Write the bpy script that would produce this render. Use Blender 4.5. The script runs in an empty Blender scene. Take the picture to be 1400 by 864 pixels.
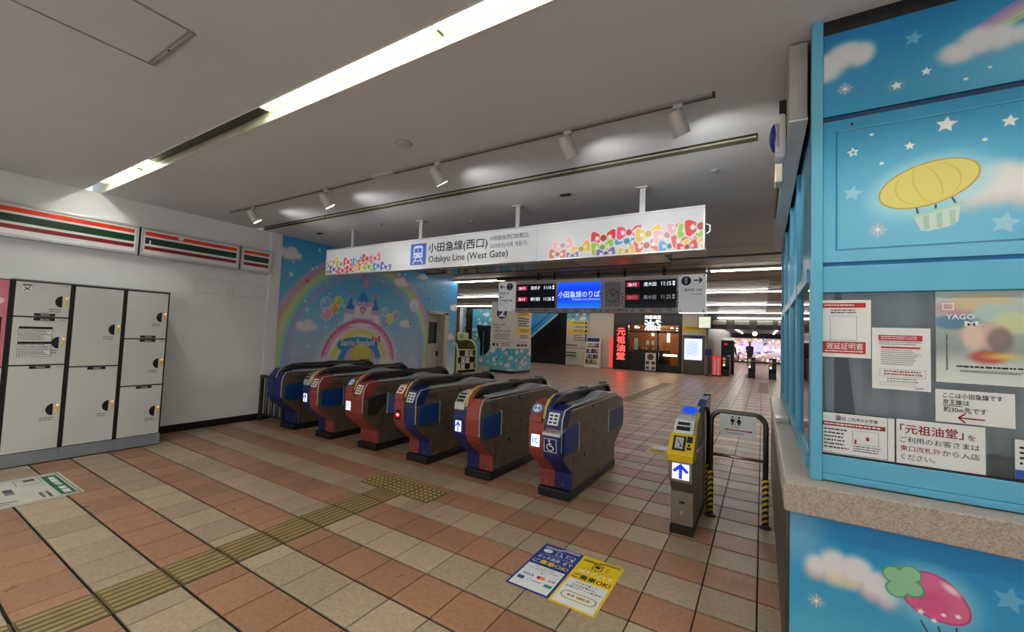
import bpy, bmesh, math, random
import numpy as np
from mathutils import Vector, Matrix

random.seed(7)
SC = bpy.context.scene
COL = SC.collection

# ------------------------------------------------------------------ camera
F_PX, CAM_H = 564.8, 1.527
YAW, PITCH, ROLL = math.radians(-31.25), math.radians(2.73), math.radians(2.22)
_fw = Vector((math.sin(YAW)*math.cos(PITCH), math.cos(YAW)*math.cos(PITCH), math.sin(PITCH)))
_rt0 = Vector((math.cos(YAW), -math.sin(YAW), 0))
_up0 = _rt0.cross(_fw)
_rt = _rt0*math.cos(ROLL) + _up0*math.sin(ROLL)
_up = -_rt0*math.sin(ROLL) + _up0*math.cos(ROLL)
cam_d = bpy.data.cameras.new('camera')
cam_d.sensor_width = 36.0
cam_d.sensor_fit = 'HORIZONTAL'
cam_d.lens = F_PX/1400*36
cam_d.clip_start = .05
cam_d.clip_end = 200
cam = bpy.data.objects.new('camera', cam_d)
COL.objects.link(cam)
cam.matrix_world = Matrix(((_rt.x, _up.x, -_fw.x, 0), (_rt.y, _up.y, -_fw.y, 0), (_rt.z, _up.z, -_fw.z, CAM_H), (0, 0, 0, 1)))
SC.camera = cam

# ------------------------------------------------------------------ light / exposure
W = bpy.data.worlds.new('world')
SC.world = W
W.use_nodes = True
W.node_tree.nodes['Background'].inputs[0].default_value = (.93, .96, 1.0, 1)
W.node_tree.nodes['Background'].inputs[1].default_value = 0.72
SC.view_settings.view_transform = 'Standard'
SC.view_settings.look = 'None'
SC.view_settings.gamma = 1
SC.view_settings.use_curve_mapping = False
SC.view_settings.exposure = 0.66
TUBE_ON = 19.0          # lit fluorescent slots
STRIP_ON = 16.0          # concourse strips
SPOT_W = 13.0           # track spots

# ------------------------------------------------------------------ helpers
def lin(c):
    c = np.asarray(c, float)/255.0
    return np.where(c <= .04045, c/12.92, ((c+.055)/1.055)**2.4)

def L4(c):
    v = lin(c)
    return (float(v[0]), float(v[1]), float(v[2]), 1.0)

MATS = {}
def mat(name, rgb, rough=.5, metal=0.0, var=.06, scale=6.0, emit=0.0, spec=.5, bump=0.0, bscale=200.0, alpha=1.0, coat=0.0):
    """Principled material whose colour wanders a little with a procedural noise."""
    if name in MATS:
        return MATS[name]
    m = bpy.data.materials.new(name)
    m.use_nodes = True
    nt = m.node_tree
    b = nt.nodes['Principled BSDF']
    g = nt.nodes.new('ShaderNodeNewGeometry')
    n = nt.nodes.new('ShaderNodeTexNoise')
    n.inputs['Scale'].default_value = scale
    n.inputs['Detail'].default_value = 4
    nt.links.new(g.outputs['Position'], n.inputs['Vector'])
    r = nt.nodes.new('ShaderNodeValToRGB')
    c = lin(rgb)
    lo, hi = np.clip(c*(1-var*1.5), 0, 1), np.clip(c*(1+var), 0, 1)
    r.color_ramp.elements[0].position = .3
    r.color_ramp.elements[1].position = .7
    r.color_ramp.elements[0].color = (*map(float, lo), 1)
    r.color_ramp.elements[1].color = (*map(float, hi), 1)
    nt.links.new(n.outputs['Fac'], r.inputs['Fac'])
    nt.links.new(r.outputs['Color'], b.inputs['Base Color'])
    b.inputs['Roughness'].default_value = rough
    b.inputs['Metallic'].default_value = metal
    b.inputs['Specular IOR Level'].default_value = spec
    b.inputs['Coat Weight'].default_value = coat
    if emit:
        nt.links.new(r.outputs['Color'], b.inputs['Emission Color'])
        b.inputs['Emission Strength'].default_value = emit
    if bump:
        n2 = nt.nodes.new('ShaderNodeTexNoise')
        n2.inputs['Scale'].default_value = bscale
        nt.links.new(g.outputs['Position'], n2.inputs['Vector'])
        bp = nt.nodes.new('ShaderNodeBump')
        bp.inputs['Strength'].default_value = bump
        bp.inputs['Distance'].default_value = .002
        nt.links.new(n2.outputs['Fac'], bp.inputs['Height'])
        nt.links.new(bp.outputs['Normal'], b.inputs['Normal'])
    MATS[name] = m
    return m

def wl(o):
    p = Vector((0, 0, 0))
    while o is not None:
        p = p + o.location
        o = o.parent
    return p

def tag(o, label=None, cat=None, group=None, kind=None):
    if label: o['label'] = label
    if cat: o['category'] = cat
    if group: o['group'] = group
    if kind: o['kind'] = kind
    return o

def thing(name, loc, label, cat, group=None):
    o = bpy.data.objects.new(name, None)
    o.empty_display_size = .1
    o.location = loc
    COL.objects.link(o)
    return tag(o, label, cat, group)

def link(name, me, parent=None, loc=(0, 0, 0)):
    o = bpy.data.objects.new(name, me)
    o.location = loc
    if parent is not None:
        o.parent = parent
    COL.objects.link(o)
    return o

class MB:
    """Collects shapes given in world coordinates and links them as one mesh."""
    def __init__(s):
        s.v, s.f = [], []
    def add(s, v, f):
        n = len(s.v)
        s.v += [tuple(p) for p in v]
        s.f += [tuple(i+n for i in q) for q in f]
        return s
    def box(s, x0, x1, y0, y1, z0, z1):
        v = [(x, y, z) for x in (x0, x1) for y in (y0, y1) for z in (z0, z1)]
        return s.add(v, [(0, 1, 3, 2), (4, 6, 7, 5), (0, 4, 5, 1), (2, 3, 7, 6), (0, 2, 6, 4), (1, 5, 7, 3)])
    def prism(s, axis, pr, a0, a1):
        n = len(pr)
        def P(a, p):
            return {'x': (a, p[0], p[1]), 'y': (p[0], a, p[1]), 'z': (p[0], p[1], a)}[axis]
        v = [P(a0, p) for p in pr]+[P(a1, p) for p in pr]
        f = [tuple(range(n)), tuple(range(2*n-1, n-1, -1))]
        f += [(i, i+n, (i+1) % n+n, (i+1) % n) for i in range(n)]
        return s.add(v, f)
    def ribbon(s, axis, path, t, a0, a1):
        """a strip of thickness t that follows a 2D path (to its left), extruded along axis"""
        pts = [Vector(p) for p in path]
        off = []
        for i, p in enumerate(pts):
            d = Vector((0, 0))
            if i: d += (p-pts[i-1]).normalized()
            if i < len(pts)-1: d += (pts[i+1]-p).normalized()
            d.normalize()
            off.append((p.x-d.y*t, p.y+d.x*t))
        for i in range(len(pts)-1):
            s.prism(axis, [tuple(pts[i]), tuple(pts[i+1]), off[i+1], off[i]], a0, a1)
        return s
    def tube(s, path, r, n=8, closed=False, caps=True):
        P = [Vector(p) for p in path]
        m = len(P)
        rings = []
        prev = None
        for i in range(m):
            if closed:
                d = P[(i+1) % m]-P[i-1]
            else:
                d = P[min(i+1, m-1)]-P[max(i-1, 0)]
            d.normalize()
            if prev is None:
                a = Vector((0, 0, 1)) if abs(d.z) < .9 else Vector((1, 0, 0))
            else:
                a = prev
            x = (a-d*a.dot(d)).normalized()
            prev = x
            y = d.cross(x)
            rr = r[i] if isinstance(r, (list, tuple)) else r
            rings.append([P[i]+x*(rr*math.cos(2*math.pi*k/n))+y*(rr*math.sin(2*math.pi*k/n)) for k in range(n)])
        v = [p for q in rings for p in q]
        f = []
        for i in range(m if closed else m-1):
            j = (i+1) % m
            f += [(i*n+k, i*n+(k+1) % n, j*n+(k+1) % n, j*n+k) for k in range(n)]
        if caps and not closed:
            f += [tuple(range(n-1, -1, -1)), tuple((m-1)*n+k for k in range(n))]
        return s.add(v, f)
    def cyl(s, p0, p1, r, n=16):
        return s.tube([p0, p1], r, n)
    def quad(s, a, b, c, d):
        return s.add([a, b, c, d], [(0, 1, 2, 3)])
    def ball(s, c, rx, ry, rz, n=10, m=7):
        v, f = [], []
        for i in range(m+1):
            t = math.pi*i/m
            for k in range(n):
                a = 2*math.pi*k/n
                v.append((c[0]+rx*math.sin(t)*math.cos(a), c[1]+ry*math.sin(t)*math.sin(a), c[2]+rz*math.cos(t)))
        for i in range(m):
            for k in range(n):
                f.append((i*n+k, i*n+(k+1) % n, (i+1)*n+(k+1) % n, (i+1)*n+k))
        return s.add(v, f)
    def build(s, name, material, parent=None, loc=None, smooth=False, bevel=0.0, seg=2, recalc=True):
        base = wl(parent) if parent is not None else Vector(loc or (0, 0, 0))
        me = bpy.data.meshes.new(name)
        me.from_pydata([(p[0]-base.x, p[1]-base.y, p[2]-base.z) for p in s.v], [], s.f)
        if recalc:
            bm = bmesh.new()
            bm.from_mesh(me)
            bmesh.ops.remove_doubles(bm, verts=bm.verts, dist=1e-5)
            bmesh.ops.recalc_face_normals(bm, faces=bm.faces)
            bm.to_mesh(me)
            bm.free()
        me.materials.append(material)
        if smooth:
            me.polygons.foreach_set('use_smooth', [True]*len(me.polygons))
        o = link(name, me, parent, (0, 0, 0) if parent is not None else base)
        if bevel:
            md = o.modifiers.new('bevel', 'BEVEL')
            md.width = bevel
            md.segments = seg
            md.limit_method = 'ANGLE'
            md.angle_limit = math.radians(35)
        return o

def bx(name, m, parent, x0, x1, y0, y1, z0, z1, bevel=0.0, loc=None):
    return MB().box(x0, x1, y0, y1, z0, z1).build(name, m, parent, loc=loc, bevel=bevel)

def struct(o, label=None):
    o['kind'] = 'structure'
    if label: o['label'] = label
    return o

# ---- flat frames: O origin, R right, U up; N = R x U looks at the viewer
class Frame:
    def __init__(s, O, R, U):
        s.O, s.R, s.U = Vector(O), Vector(R), Vector(U)
        s.N = s.R.cross(s.U)
    def p(s, u, v, n=0.0):
        return s.O+s.R*u+s.U*v+s.N*n
FRONT = ((1, 0, 0), (0, 0, 1))      # faces -Y
EAST = ((0, 1, 0), (0, 0, 1))       # faces +X
FLAT = ((1, 0, 0), (0, 1, 0))       # faces +Z

def plate(fr, name, m, parent, u0, u1, v0, v1, n0=0.0, n1=.002, bevel=0.0):
    b = MB()
    v = [fr.p(u, w, n) for u in (u0, u1) for w in (v0, v1) for n in (n0, n1)]
    b.add(v, [(0, 1, 3, 2), (4, 6, 7, 5), (0, 4, 5, 1), (2, 3, 7, 6), (0, 2, 6, 4), (1, 5, 7, 3)])
    return b.build(name, m, parent, bevel=bevel)

class Print:
    """Flat print (lettering, bars, outlines) gathered in one mesh on a frame."""
    def __init__(s, fr, n=.0022):
        s.fr, s.n, s.v, s.f = fr, n, [], []
    def poly(s, pts):
        k = len(s.v)
        s.v += [tuple(s.fr.p(u, v, s.n)) for u, v in pts]
        s.f.append(tuple(range(k, k+len(pts))))
        return s
    def rect(s, u0, v0, u1, v1):
        return s.poly([(u0, v0), (u1, v0), (u1, v1), (u0, v1)])
    def disc(s, u, v, r, n=20, rv=None):
        rv = rv or r
        return s.poly([(u+r*math.cos(2*math.pi*k/n), v+rv*math.sin(2*math.pi*k/n)) for k in range(n)])
    def ring(s, u, v, r0, r1, n=24, a0=0.0, a1=2*math.pi, ry=1.0):
        for k in range(n):
            a, b = a0+(a1-a0)*k/n, a0+(a1-a0)*(k+1)/n
            s.poly([(u+r0*math.cos(a), v+r0*math.sin(a)*ry), (u+r1*math.cos(a), v+r1*math.sin(a)*ry),
                    (u+r1*math.cos(b), v+r1*math.sin(b)*ry), (u+r0*math.cos(b), v+r0*math.sin(b)*ry)])
        return s
    def line(s, a, b, w):
        a, b = Vector(a), Vector(b)
        d = (b-a).normalized()
        q = Vector((-d.y, d.x))*(w/2)
        return s.poly([tuple(a-q), tuple(b-q), tuple(b+q), tuple(a+q)])
    def frame(s, u0, v0, u1, v1, w):
        s.rect(u0, v0, u1, v0+w).rect(u0, v1-w, u1, v1)
        return s.rect(u0, v0+w, u0+w, v1-w).rect(u1-w, v0+w, u1, v1-w)
    def arrow(s, u, v, L, w, head, ang=0.0):
        """arrow with open chevron head, centred, pointing along ang"""
        c, q = math.cos(ang), math.sin(ang)
        def T(a, b): return (u+a*c-b*q, v+a*q+b*c)
        s.line(T(-L/2, 0), T(L/2-w*.4, 0), w)
        s.line(T(L/2-head, head*.9), T(L/2, 0), w)
        s.line(T(L/2-head, -head*.9), T(L/2, 0), w)
        return s
    def text(s, body, u0, v0, u1, v1, bold=0.0):
        """lettering fitted to the rectangle"""
        c = bpy.data.curves.new('lettering', 'FONT')
        c.body = body
        c.resolution_u = 2
        c.offset = bold
        o = bpy.data.objects.new('lettering', c)
        me = bpy.data.meshes.new_from_object(o)
        n = len(me.vertices)
        if n:
            co = np.empty(n*3)
            me.vertices.foreach_get('co', co)
            co = co.reshape(-1, 3)[:, :2]
            lo, hi = co.min(0), co.max(0)
            co = (co-lo)/np.maximum(hi-lo, 1e-6)
            k = len(s.v)
            s.v += [tuple(s.fr.p(u0+(u1-u0)*float(a), v0+(v1-v0)*float(b), s.n)) for a, b in co]
            s.f += [tuple(i+k for i in p.vertices) for p in me.polygons]
        bpy.data.meshes.remove(me)
        bpy.data.objects.remove(o)
        bpy.data.curves.remove(c)
        return s
    def lines(s, u0, v0, u1, v1, n, fill=.55, seed=0, ragged=.25):
        """rows of print too small to read: short dashes"""
        rn = random.Random(seed)
        h = (v1-v0)/n
        for i in range(n):
            y = v1-(i+.5)*h
            end = u1-(u1-u0)*ragged*rn.random()
            x = u0
            while x < end:
                w = h*fill*rn.uniform(.6, 2.4)
                s.rect(x, y-h*fill*.5*rn.uniform(.6, 1), min(x+w, end), y+h*fill*.5)
                x += w+h*fill*rn.uniform(.2, .6)
        return s
    def build(s, name, m, parent):
        base = wl(parent) if parent is not None else Vector((0, 0, 0))
        me = bpy.data.meshes.new(name)
        me.from_pydata([(p[0]-base.x, p[1]-base.y, p[2]-base.z) for p in s.v], [], s.f)
        me.materials.append(m)
        return link(name, me, parent)

# ---- printed pictures: a fine grid with one colour per vertex
def art_mat(name, rough=.45, emit=0.0):
    if name in MATS:
        return MATS[name]
    m = bpy.data.materials.new(name)
    m.use_nodes = True
    nt = m.node_tree
    b = nt.nodes['Principled BSDF']
    a = nt.nodes.new('ShaderNodeAttribute')
    a.attribute_name = 'ink'
    nt.links.new(a.outputs['Color'], b.inputs['Base Color'])
    b.inputs['Roughness'].default_value = rough
    if emit:
        nt.links.new(a.outputs['Color'], b.inputs['Emission Color'])
        b.inputs['Emission Strength'].default_value = emit
    MATS[name] = m
    return m

class Art:
    def __init__(s, u0, u1, v0, v1, step):
        s.nu, s.nv = int(round((u1-u0)/step))+1, int(round((v1-v0)/step))+1
        s.u, s.v = np.meshgrid(np.linspace(u0, u1, s.nu), np.linspace(v0, v1, s.nv))
        s.c = np.zeros((s.nv, s.nu, 3))
        s.w = step
        s.ex = (u0, u1, v0, v1)
    def fill(s, rgb):
        s.c[:] = rgb
        return s
    def vgrad(s, stops):
        vs = [a for a, _ in stops]
        for k in range(3):
            s.c[..., k] = np.interp(s.v, vs, [c[k] for _, c in stops])
        return s
    def put(s, mask, rgb, a=1.0):
        m = (np.clip(mask, 0, 1)*a)[..., None]
        s.c = s.c*(1-m)+np.asarray(rgb, float)*m
        return s
    def edge(s, d, w=None):
        w = w or s.w*1.5
        t = np.clip(.5-d/w, 0, 1)
        return t*t*(3-2*t)
    def d_ell(s, u, v, a, b, rot=0.0):
        c, q = math.cos(rot), math.sin(rot)
        x, y = s.u-u, s.v-v
        X, Y = (x*c+y*q)/a, (-x*q+y*c)/b
        return (np.sqrt(X*X+Y*Y)-1)*min(a, b)
    def ell(s, u, v, a, b, rgb, rot=0.0, w=None, al=1.0):
        return s.put(s.edge(s.d_ell(u, v, a, b, rot), w), rgb, al)
    def ring(s, u, v, r0, r1, rgb, w=None, al=1.0, a0=None, a1=None, ry=1.0):
        r = np.hypot(s.u-u, (s.v-v)/ry)
        d = np.maximum(r0-r, r-r1)
        m = s.edge(d, w)
        if a0 is not None:
            t = np.arctan2(s.v-v, s.u-u)
            m = m*((t > a0) & (t < a1))
        return s.put(m, rgb, al)
    def d_poly(s, pts):
        d = np.full(s.u.shape, 1e9)
        ins = np.zeros(s.u.shape, bool)
        n = len(pts)
        for i in range(n):
            (x0, y0), (x1, y1) = pts[i], pts[(i+1) % n]
            ex, ey = x1-x0, y1-y0
            t = np.clip(((s.u-x0)*ex+(s.v-y0)*ey)/(ex*ex+ey*ey+1e-12), 0, 1)
            d = np.minimum(d, np.hypot(s.u-x0-t*ex, s.v-y0-t*ey))
            if y0 != y1:
                cr = ((y0 > s.v) != (y1 > s.v)) & (s.u < (x1-x0)*(s.v-y0)/(y1-y0)+x0)
                ins ^= cr
        return np.where(ins, -d, d)
    def poly(s, pts, rgb, w=None, al=1.0):
        return s.put(s.edge(s.d_poly(pts), w), rgb, al)
    def line(s, p, q, th, rgb, w=None, al=1.0):
        ex, ey = q[0]-p[0], q[1]-p[1]
        t = np.clip(((s.u-p[0])*ex+(s.v-p[1])*ey)/(ex*ex+ey*ey+1e-12), 0, 1)
        return s.put(s.edge(np.hypot(s.u-p[0]-t*ex, s.v-p[1]-t*ey)-th/2, w), rgb, al)
    def path(s, pts, th, rgb, w=None, al=1.0):
        m = np.zeros(s.u.shape)
        for p, q in zip(pts, pts[1:]):
            ex, ey = q[0]-p[0], q[1]-p[1]
            t = np.clip(((s.u-p[0])*ex+(s.v-p[1])*ey)/(ex*ex+ey*ey+1e-12), 0, 1)
            m = np.maximum(m, s.edge(np.hypot(s.u-p[0]-t*ex, s.v-p[1]-t*ey)-th/2, w))
        return s.put(m, rgb, al)
    def star(s, u, v, r, rgb=(250, 250, 250), rot=0.0, al=1.0, inner=.48, hollow=0.0, w=None):
        pts = [(u+(r if k % 2 == 0 else r*inner)*math.sin(rot+k*math.pi/5), v+(r if k % 2 == 0 else r*inner)*math.cos(rot+k*math.pi/5)) for k in range(10)]
        d = s.d_poly(pts)
        m = s.edge(d, w)
        if hollow:
            m = m*(1-s.edge(d+hollow, w))
        return s.put(m, rgb, al)
    def sparkle(s, u, v, r):
        s.ell(u, v, r*.9, r*.9, (235, 190, 210), w=r*1.2, al=.5)
        for k in range(4):
            a = k*math.pi/4
            L = r if k % 2 == 0 else r*.8
            s.line((u-L*math.sin(a), v-L*math.cos(a)), (u+L*math.sin(a), v+L*math.cos(a)), r*.07, (250, 245, 225), w=s.w*1.2, al=.9)
        return s.ell(u, v, r*.22, r*.22, (255, 252, 240))
    def cloud(s, blobs, rgb=(238, 238, 240), w=.05, al=.95, under=None):
        d = np.full(s.u.shape, 1e9)
        for u, v, a, b in blobs:
            d = np.minimum(d, s.d_ell(u, v, a, b))
        if under:
            du = np.full(s.u.shape, 1e9)
            for u, v, a, b in blobs:
                du = np.minimum(du, s.d_ell(u+under[1][0], v+under[1][1], a, b))
            s.put(s.edge(du, w), under[0], al*.8)
        return s.put(s.edge(d, w), rgb, al)
    def heart(s, u, v, r, rgb, w=None):
        x, y = (s.u-u)/r, (s.v-v)/r
        d = ((x*x+(y-np.sqrt(np.abs(x))*.75)**2)-1)*r*.45
        return s.put(s.edge(d, w), rgb)
    def bow(s, u, v, r, rgb, rot=0.0):
        dark = tuple(.82*k for k in rgb)
        c, q = math.cos(rot), math.sin(rot)
        for sg in (-1, 1):
            def T(a, b): return (u+(a*sg)*c-b*q, v+(a*sg)*q+b*c)
            pts = [T(*p) for p in ((.12, 0), (.35, .38), (.75, .62), (.98, .52), (1.02, .1), (1.0, -.4), (.8, -.6), (.4, -.36))]
            pts = [tuple(np.array(pts[i])*(1-t)+np.array(pts[(i+1) % 8])*t) for i in range(8) for t in (0, .5)]
            pts = [(u+(a-u)*r, v+(b-v)*r) for a, b in pts]
            s.put(s.edge(s.d_poly(pts)-r*.10), (232, 234, 238))
            s.poly(pts, rgb)
            hu, hv = T(.52, .02)
            s.ell(u+(hu-u)*r, v+(hv-v)*r, .16*r, .2*r, (232, 234, 238), rot)
        s.ell(u, v, .34*r, .34*r, (232, 234, 238))
        return s.ell(u, v, .26*r, .26*r, dark if sum(rgb) > 200 else rgb)
    def build(s, name, m, fr, parent=None, n=.003):
        base = wl(parent) if parent is not None else Vector((0, 0, 0))
        O, R, U, N = (np.array(x) for x in (fr.O-base, fr.R, fr.U, fr.N))
        P = O+s.u[..., None]*R+s.v[..., None]*U+N*n
        nu, nv = s.nu, s.nv
        me = bpy.data.meshes.new(name)
        me.vertices.add(nu*nv)
        me.vertices.foreach_set('co', P.astype(np.float32).ravel())
        i = (np.arange(nv-1)[:, None]*nu+np.arange(nu-1)[None, :]).ravel()
        q = np.stack([i, i+1, i+1+nu, i+nu], 1).astype(np.int32)
        me.loops.add(q.size)
        me.loops.foreach_set('vertex_index', q.ravel())
        me.polygons.add(len(q))
        me.polygons.foreach_set('loop_start', np.arange(0, q.size, 4, dtype=np.int32))
        me.update(calc_edges=True)
        at = me.color_attributes.new('ink', 'FLOAT_COLOR', 'POINT')
        c = np.ones((nv*nu, 4), np.float32)
        c[:, :3] = lin(np.clip(s.c, 0, 255)).reshape(-1, 3)
        at.data.foreach_set('color', c.ravel())
        me.materials.append(m)
        return link(name, me, parent)
# ------------------------------------------------------------------ common materials
M_WALL = mat('wall_paint', (240, 241, 242), .6, var=.025, scale=2.5)
M_CEIL = mat('ceiling_paint', (216, 220, 225), .75, var=.03, scale=.9)
M_CEIL2 = mat('ceiling_board_brown', (176, 162, 146), .6, var=.08, scale=2)
M_BLACK = mat('black_plastic', (22, 22, 24), .4, var=.1)
M_DARK = mat('dark_grey_metal', (58, 57, 56), .4, .6, var=.1)
M_STEEL = mat('brushed_steel', (190, 188, 184), .28, .95, var=.08, scale=30)
M_STEEL_D = mat('bronze_steel', (108, 98, 88), .34, .85, var=.12, scale=12)
M_ALU = mat('aluminium', (205, 207, 210), .38, .6, var=.04)
M_WHITE = mat('white_gloss', (236, 238, 240), .35, var=.02)
M_PAPER = mat('white_paper', (232, 234, 234), .7, var=.02)
M_INK = mat('black_ink', (22, 22, 26), .6, var=.05)
M_NAVY = mat('navy_ink', (24, 34, 110), .5, var=.05)
M_RED = mat('red_ink', (190, 36, 48), .5, var=.05)
M_YEL = mat('yellow_print', (240, 200, 30), .5, var=.05)
M_GRN = mat('green_ink', (20, 110, 60), .5, var=.05)
M_GREYINK = mat('grey_ink', (120, 124, 128), .6, var=.05)
M_BLUE = mat('booth_blue', (96, 180, 216), .38, var=.03)
M_BLUE_D = mat('booth_deep_blue', (26, 120, 180), .4, var=.04)

def glow(name, rgb, strength):
    if name in MATS:
        return MATS[name]
    m = bpy.data.materials.new(name)
    m.use_nodes = True
    nt = m.node_tree
    b = nt.nodes['Principled BSDF']
    g = nt.nodes.new('ShaderNodeNewGeometry')
    n = nt.nodes.new('ShaderNodeTexNoise')
    n.inputs['Scale'].default_value = 3
    nt.links.new(g.outputs['Position'], n.inputs['Vector'])
    r = nt.nodes.new('ShaderNodeValToRGB')
    c = lin(rgb)
    r.color_ramp.elements[0].color = (*map(float, c*.95), 1)
    r.color_ramp.elements[1].color = (*map(float, c), 1)
    nt.links.new(n.outputs['Fac'], r.inputs['Fac'])
    nt.links.new(r.outputs['Color'], b.inputs['Base Color'])
    nt.links.new(r.outputs['Color'], b.inputs['Emission Color'])
    b.inputs['Emission Strength'].default_value = strength
    MATS[name] = m
    return m
G_TUBE = glow('fluorescent_diffuser', (255, 253, 240), TUBE_ON*1.9)
G_TUBE_LIP = glow('fluorescent_lip', (238, 242, 212), .52)
G_STRIP = glow('concourse_fluorescent', (255, 252, 244), STRIP_ON)
G_NEON = glow('red_neon', (255, 44, 36), 7.0)
G_LOGO = glow('white_lit_letters', (236, 250, 255), 2.0)
G_WARM = glow('warm_bulb', (255, 214, 150), 9.0)
G_SCREEN = glow('white_screen', (206, 220, 255), .75)
G_LAMP = glow('pilot_lamp', (255, 150, 90), 2.0)

# ------------------------------------------------------------------ floor: grout slab, tiles, tactile paving
GX, GY, T = -.012, -.042, .3
TACT0, TACT1 = -3.19, -2.88
def tile_material():
    m = bpy.data.materials.new('floor_tile')
    m.use_nodes = True
    nt = m.node_tree
    N, Lk = nt.nodes.new, nt.links.new
    b = nt.nodes['Principled BSDF']
    g = N('ShaderNodeNewGeometry')
    sep = N('ShaderNodeSeparateXYZ')
    Lk(g.outputs['Position'], sep.inputs[0])
    def cell(sock, off):
        a = N('ShaderNodeMath'); a.operation = 'ADD'; a.inputs[1].default_value = -off
        Lk(sock, a.inputs[0])
        d = N('ShaderNodeMath'); d.operation = 'DIVIDE'; d.inputs[1].default_value = T
        Lk(a.outputs[0], d.inputs[0])
        f = N('ShaderNodeMath'); f.operation = 'FLOOR'
        Lk(d.outputs[0], f.inputs[0])
        return f.outputs[0]
    cx, cy = cell(sep.outputs[0], GX), cell(sep.outputs[1], GY)
    md = N('ShaderNodeMath'); md.operation = 'FLOORED_MODULO'; md.inputs[1].default_value = 2
    Lk(cy, md.inputs[0])
    cmb = N('ShaderNodeCombineXYZ')
    Lk(cx, cmb.inputs[0]); Lk(cy, cmb.inputs[1])
    wn = N('ShaderNodeTexWhiteNoise'); wn.noise_dimensions = '2D'
    Lk(cmb.outputs[0], wn.inputs['Vector'])
    mx = N('ShaderNodeMix'); mx.data_type = 'RGBA'
    mx.inputs[6].default_value = L4((170, 126, 100))
    mx.inputs[7].default_value = L4((184, 163, 139))
    Lk(md.outputs[0], mx.inputs[0])
    # tile to tile lightness, blotches inside the tile and a fine speckle
    def noise(scale, detail):
        n = N('ShaderNodeTexNoise'); n.inputs['Scale'].default_value = scale; n.inputs['Detail'].default_value = detail
        Lk(g.outputs['Position'], n.inputs['Vector'])
        return n.outputs['Fac']
    def rng(sock, a, c):
        r = N('ShaderNodeMapRange'); r.inputs['From Min'].default_value = .25; r.inputs['From Max'].default_value = .75
        r.inputs['To Min'].default_value = a; r.inputs['To Max'].default_value = c
        Lk(sock, r.inputs['Value'])
        return r.outputs[0]
    v = N('ShaderNodeMath'); v.operation = 'MULTIPLY'
    Lk(rng(wn.outputs['Value'], .88, 1.08), v.inputs[0]); Lk(rng(noise(38, 6), .80, 1.16), v.inputs[1])
    v2 = N('ShaderNodeMath'); v2.operation = 'MULTIPLY'
    Lk(v.outputs[0], v2.inputs[0]); Lk(rng(noise(170, 3), .74, 1.14), v2.inputs[1])
    hs = N('ShaderNodeHueSaturation')
    Lk(mx.outputs[2], hs.inputs['Color']); Lk(v2.outputs[0], hs.inputs['Value'])
    Lk(hs.outputs['Color'], b.inputs['Base Color'])
    Lk(rng(noise(9, 4), .26, .46), b.inputs['Roughness'])
    bp = N('ShaderNodeBump'); bp.inputs['Strength'].default_value = .25; bp.inputs['Distance'].default_value = .002
    Lk(noise(70, 5), bp.inputs['Height']); Lk(bp.outputs['Normal'], b.inputs['Normal'])
    return m
M_TILE = tile_material()
M_GROUT = mat('dark_grout', (22, 17, 15), .9, var=.2, scale=5)
M_TACT = mat('tactile_yellow', (160, 140, 92), .5, var=.1, scale=8)

floor = struct(MB().box(-14, 4, -4.5, 44, -.15, -.011).build('floor', M_GROUT), 'tiled station floor with dark joints')
GAP = .0046
def tile_geo(w, d):
    a, c = w/2-GAP*.85, d/2-GAP*1.75
    i = .0025
    v = [(sx*a, sy*c, -.013) for sx, sy in ((-1, -1), (1, -1), (1, 1), (-1, 1))]
    v += [(sx*a, sy*c, -.0018) for sx, sy in ((-1, -1), (1, -1), (1, 1), (-1, 1))]
    v += [(sx*(a-i), sy*(c-i), 0) for sx, sy in ((-1, -1), (1, -1), (1, 1), (-1, 1))]
    f = [(8, 9, 10, 11)]
    for r in (0, 4):
        f += [(r+k, r+(k+1) % 4, r+4+(k+1) % 4, r+4+k) for k in range(4)]
    return v, f
cells = []
for ix in range(-47, 13):
    for iy in range(-14, 137):
        x0, y0 = GX+ix*T, GY+iy*T
        x1, y1 = x0+T, y0+T
        if y1 < 8.8 and x1 < -7.06: continue
        if x0 < -7.06 and y0 < 8.72: x0 = -7.06
        if x0 > .09 and y0 > 2.27 and y1 < 6.0: continue
        if y1 > 21.85 and (x1 < -2.2 or x1 > 2.05): continue
        pieces = [(x0, x1)]
        if y1 < 2.97 and x0 < TACT1 and x1 > TACT0:
            pieces = [(x0, min(x1, TACT0))] if x0 < TACT0 else [(max(x0, TACT1), x1)] if x1 > TACT1 else []
        if 2.6 < y0 < 3.0 and x0 < -2.56 and x1 > -3.46:
            # the studded patch is let into the grid: trim the tiles around it
            ya, yb = (y0, 2.873) if y0 < 2.8 else (3.167, y1)
            for a, b in pieces:
                for u0, u1, c0, c1 in ((a, min(b, -3.46), y0, y1), (max(a, -3.46), min(b, -2.56), ya, yb), (max(a, -2.56), b, y0, y1)):
                    if u1-u0 > .02 and not (u0 < TACT1 and u1 > TACT0 and c0 < 2.87 and u0 > TACT0-.01 and u1 < TACT1+.01):
                        cells.append((u0, u1, c0, c1))
            continue
        for a, b in pieces:
            if b-a > .02:
                cells.append((a, b, y0, y1))
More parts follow.
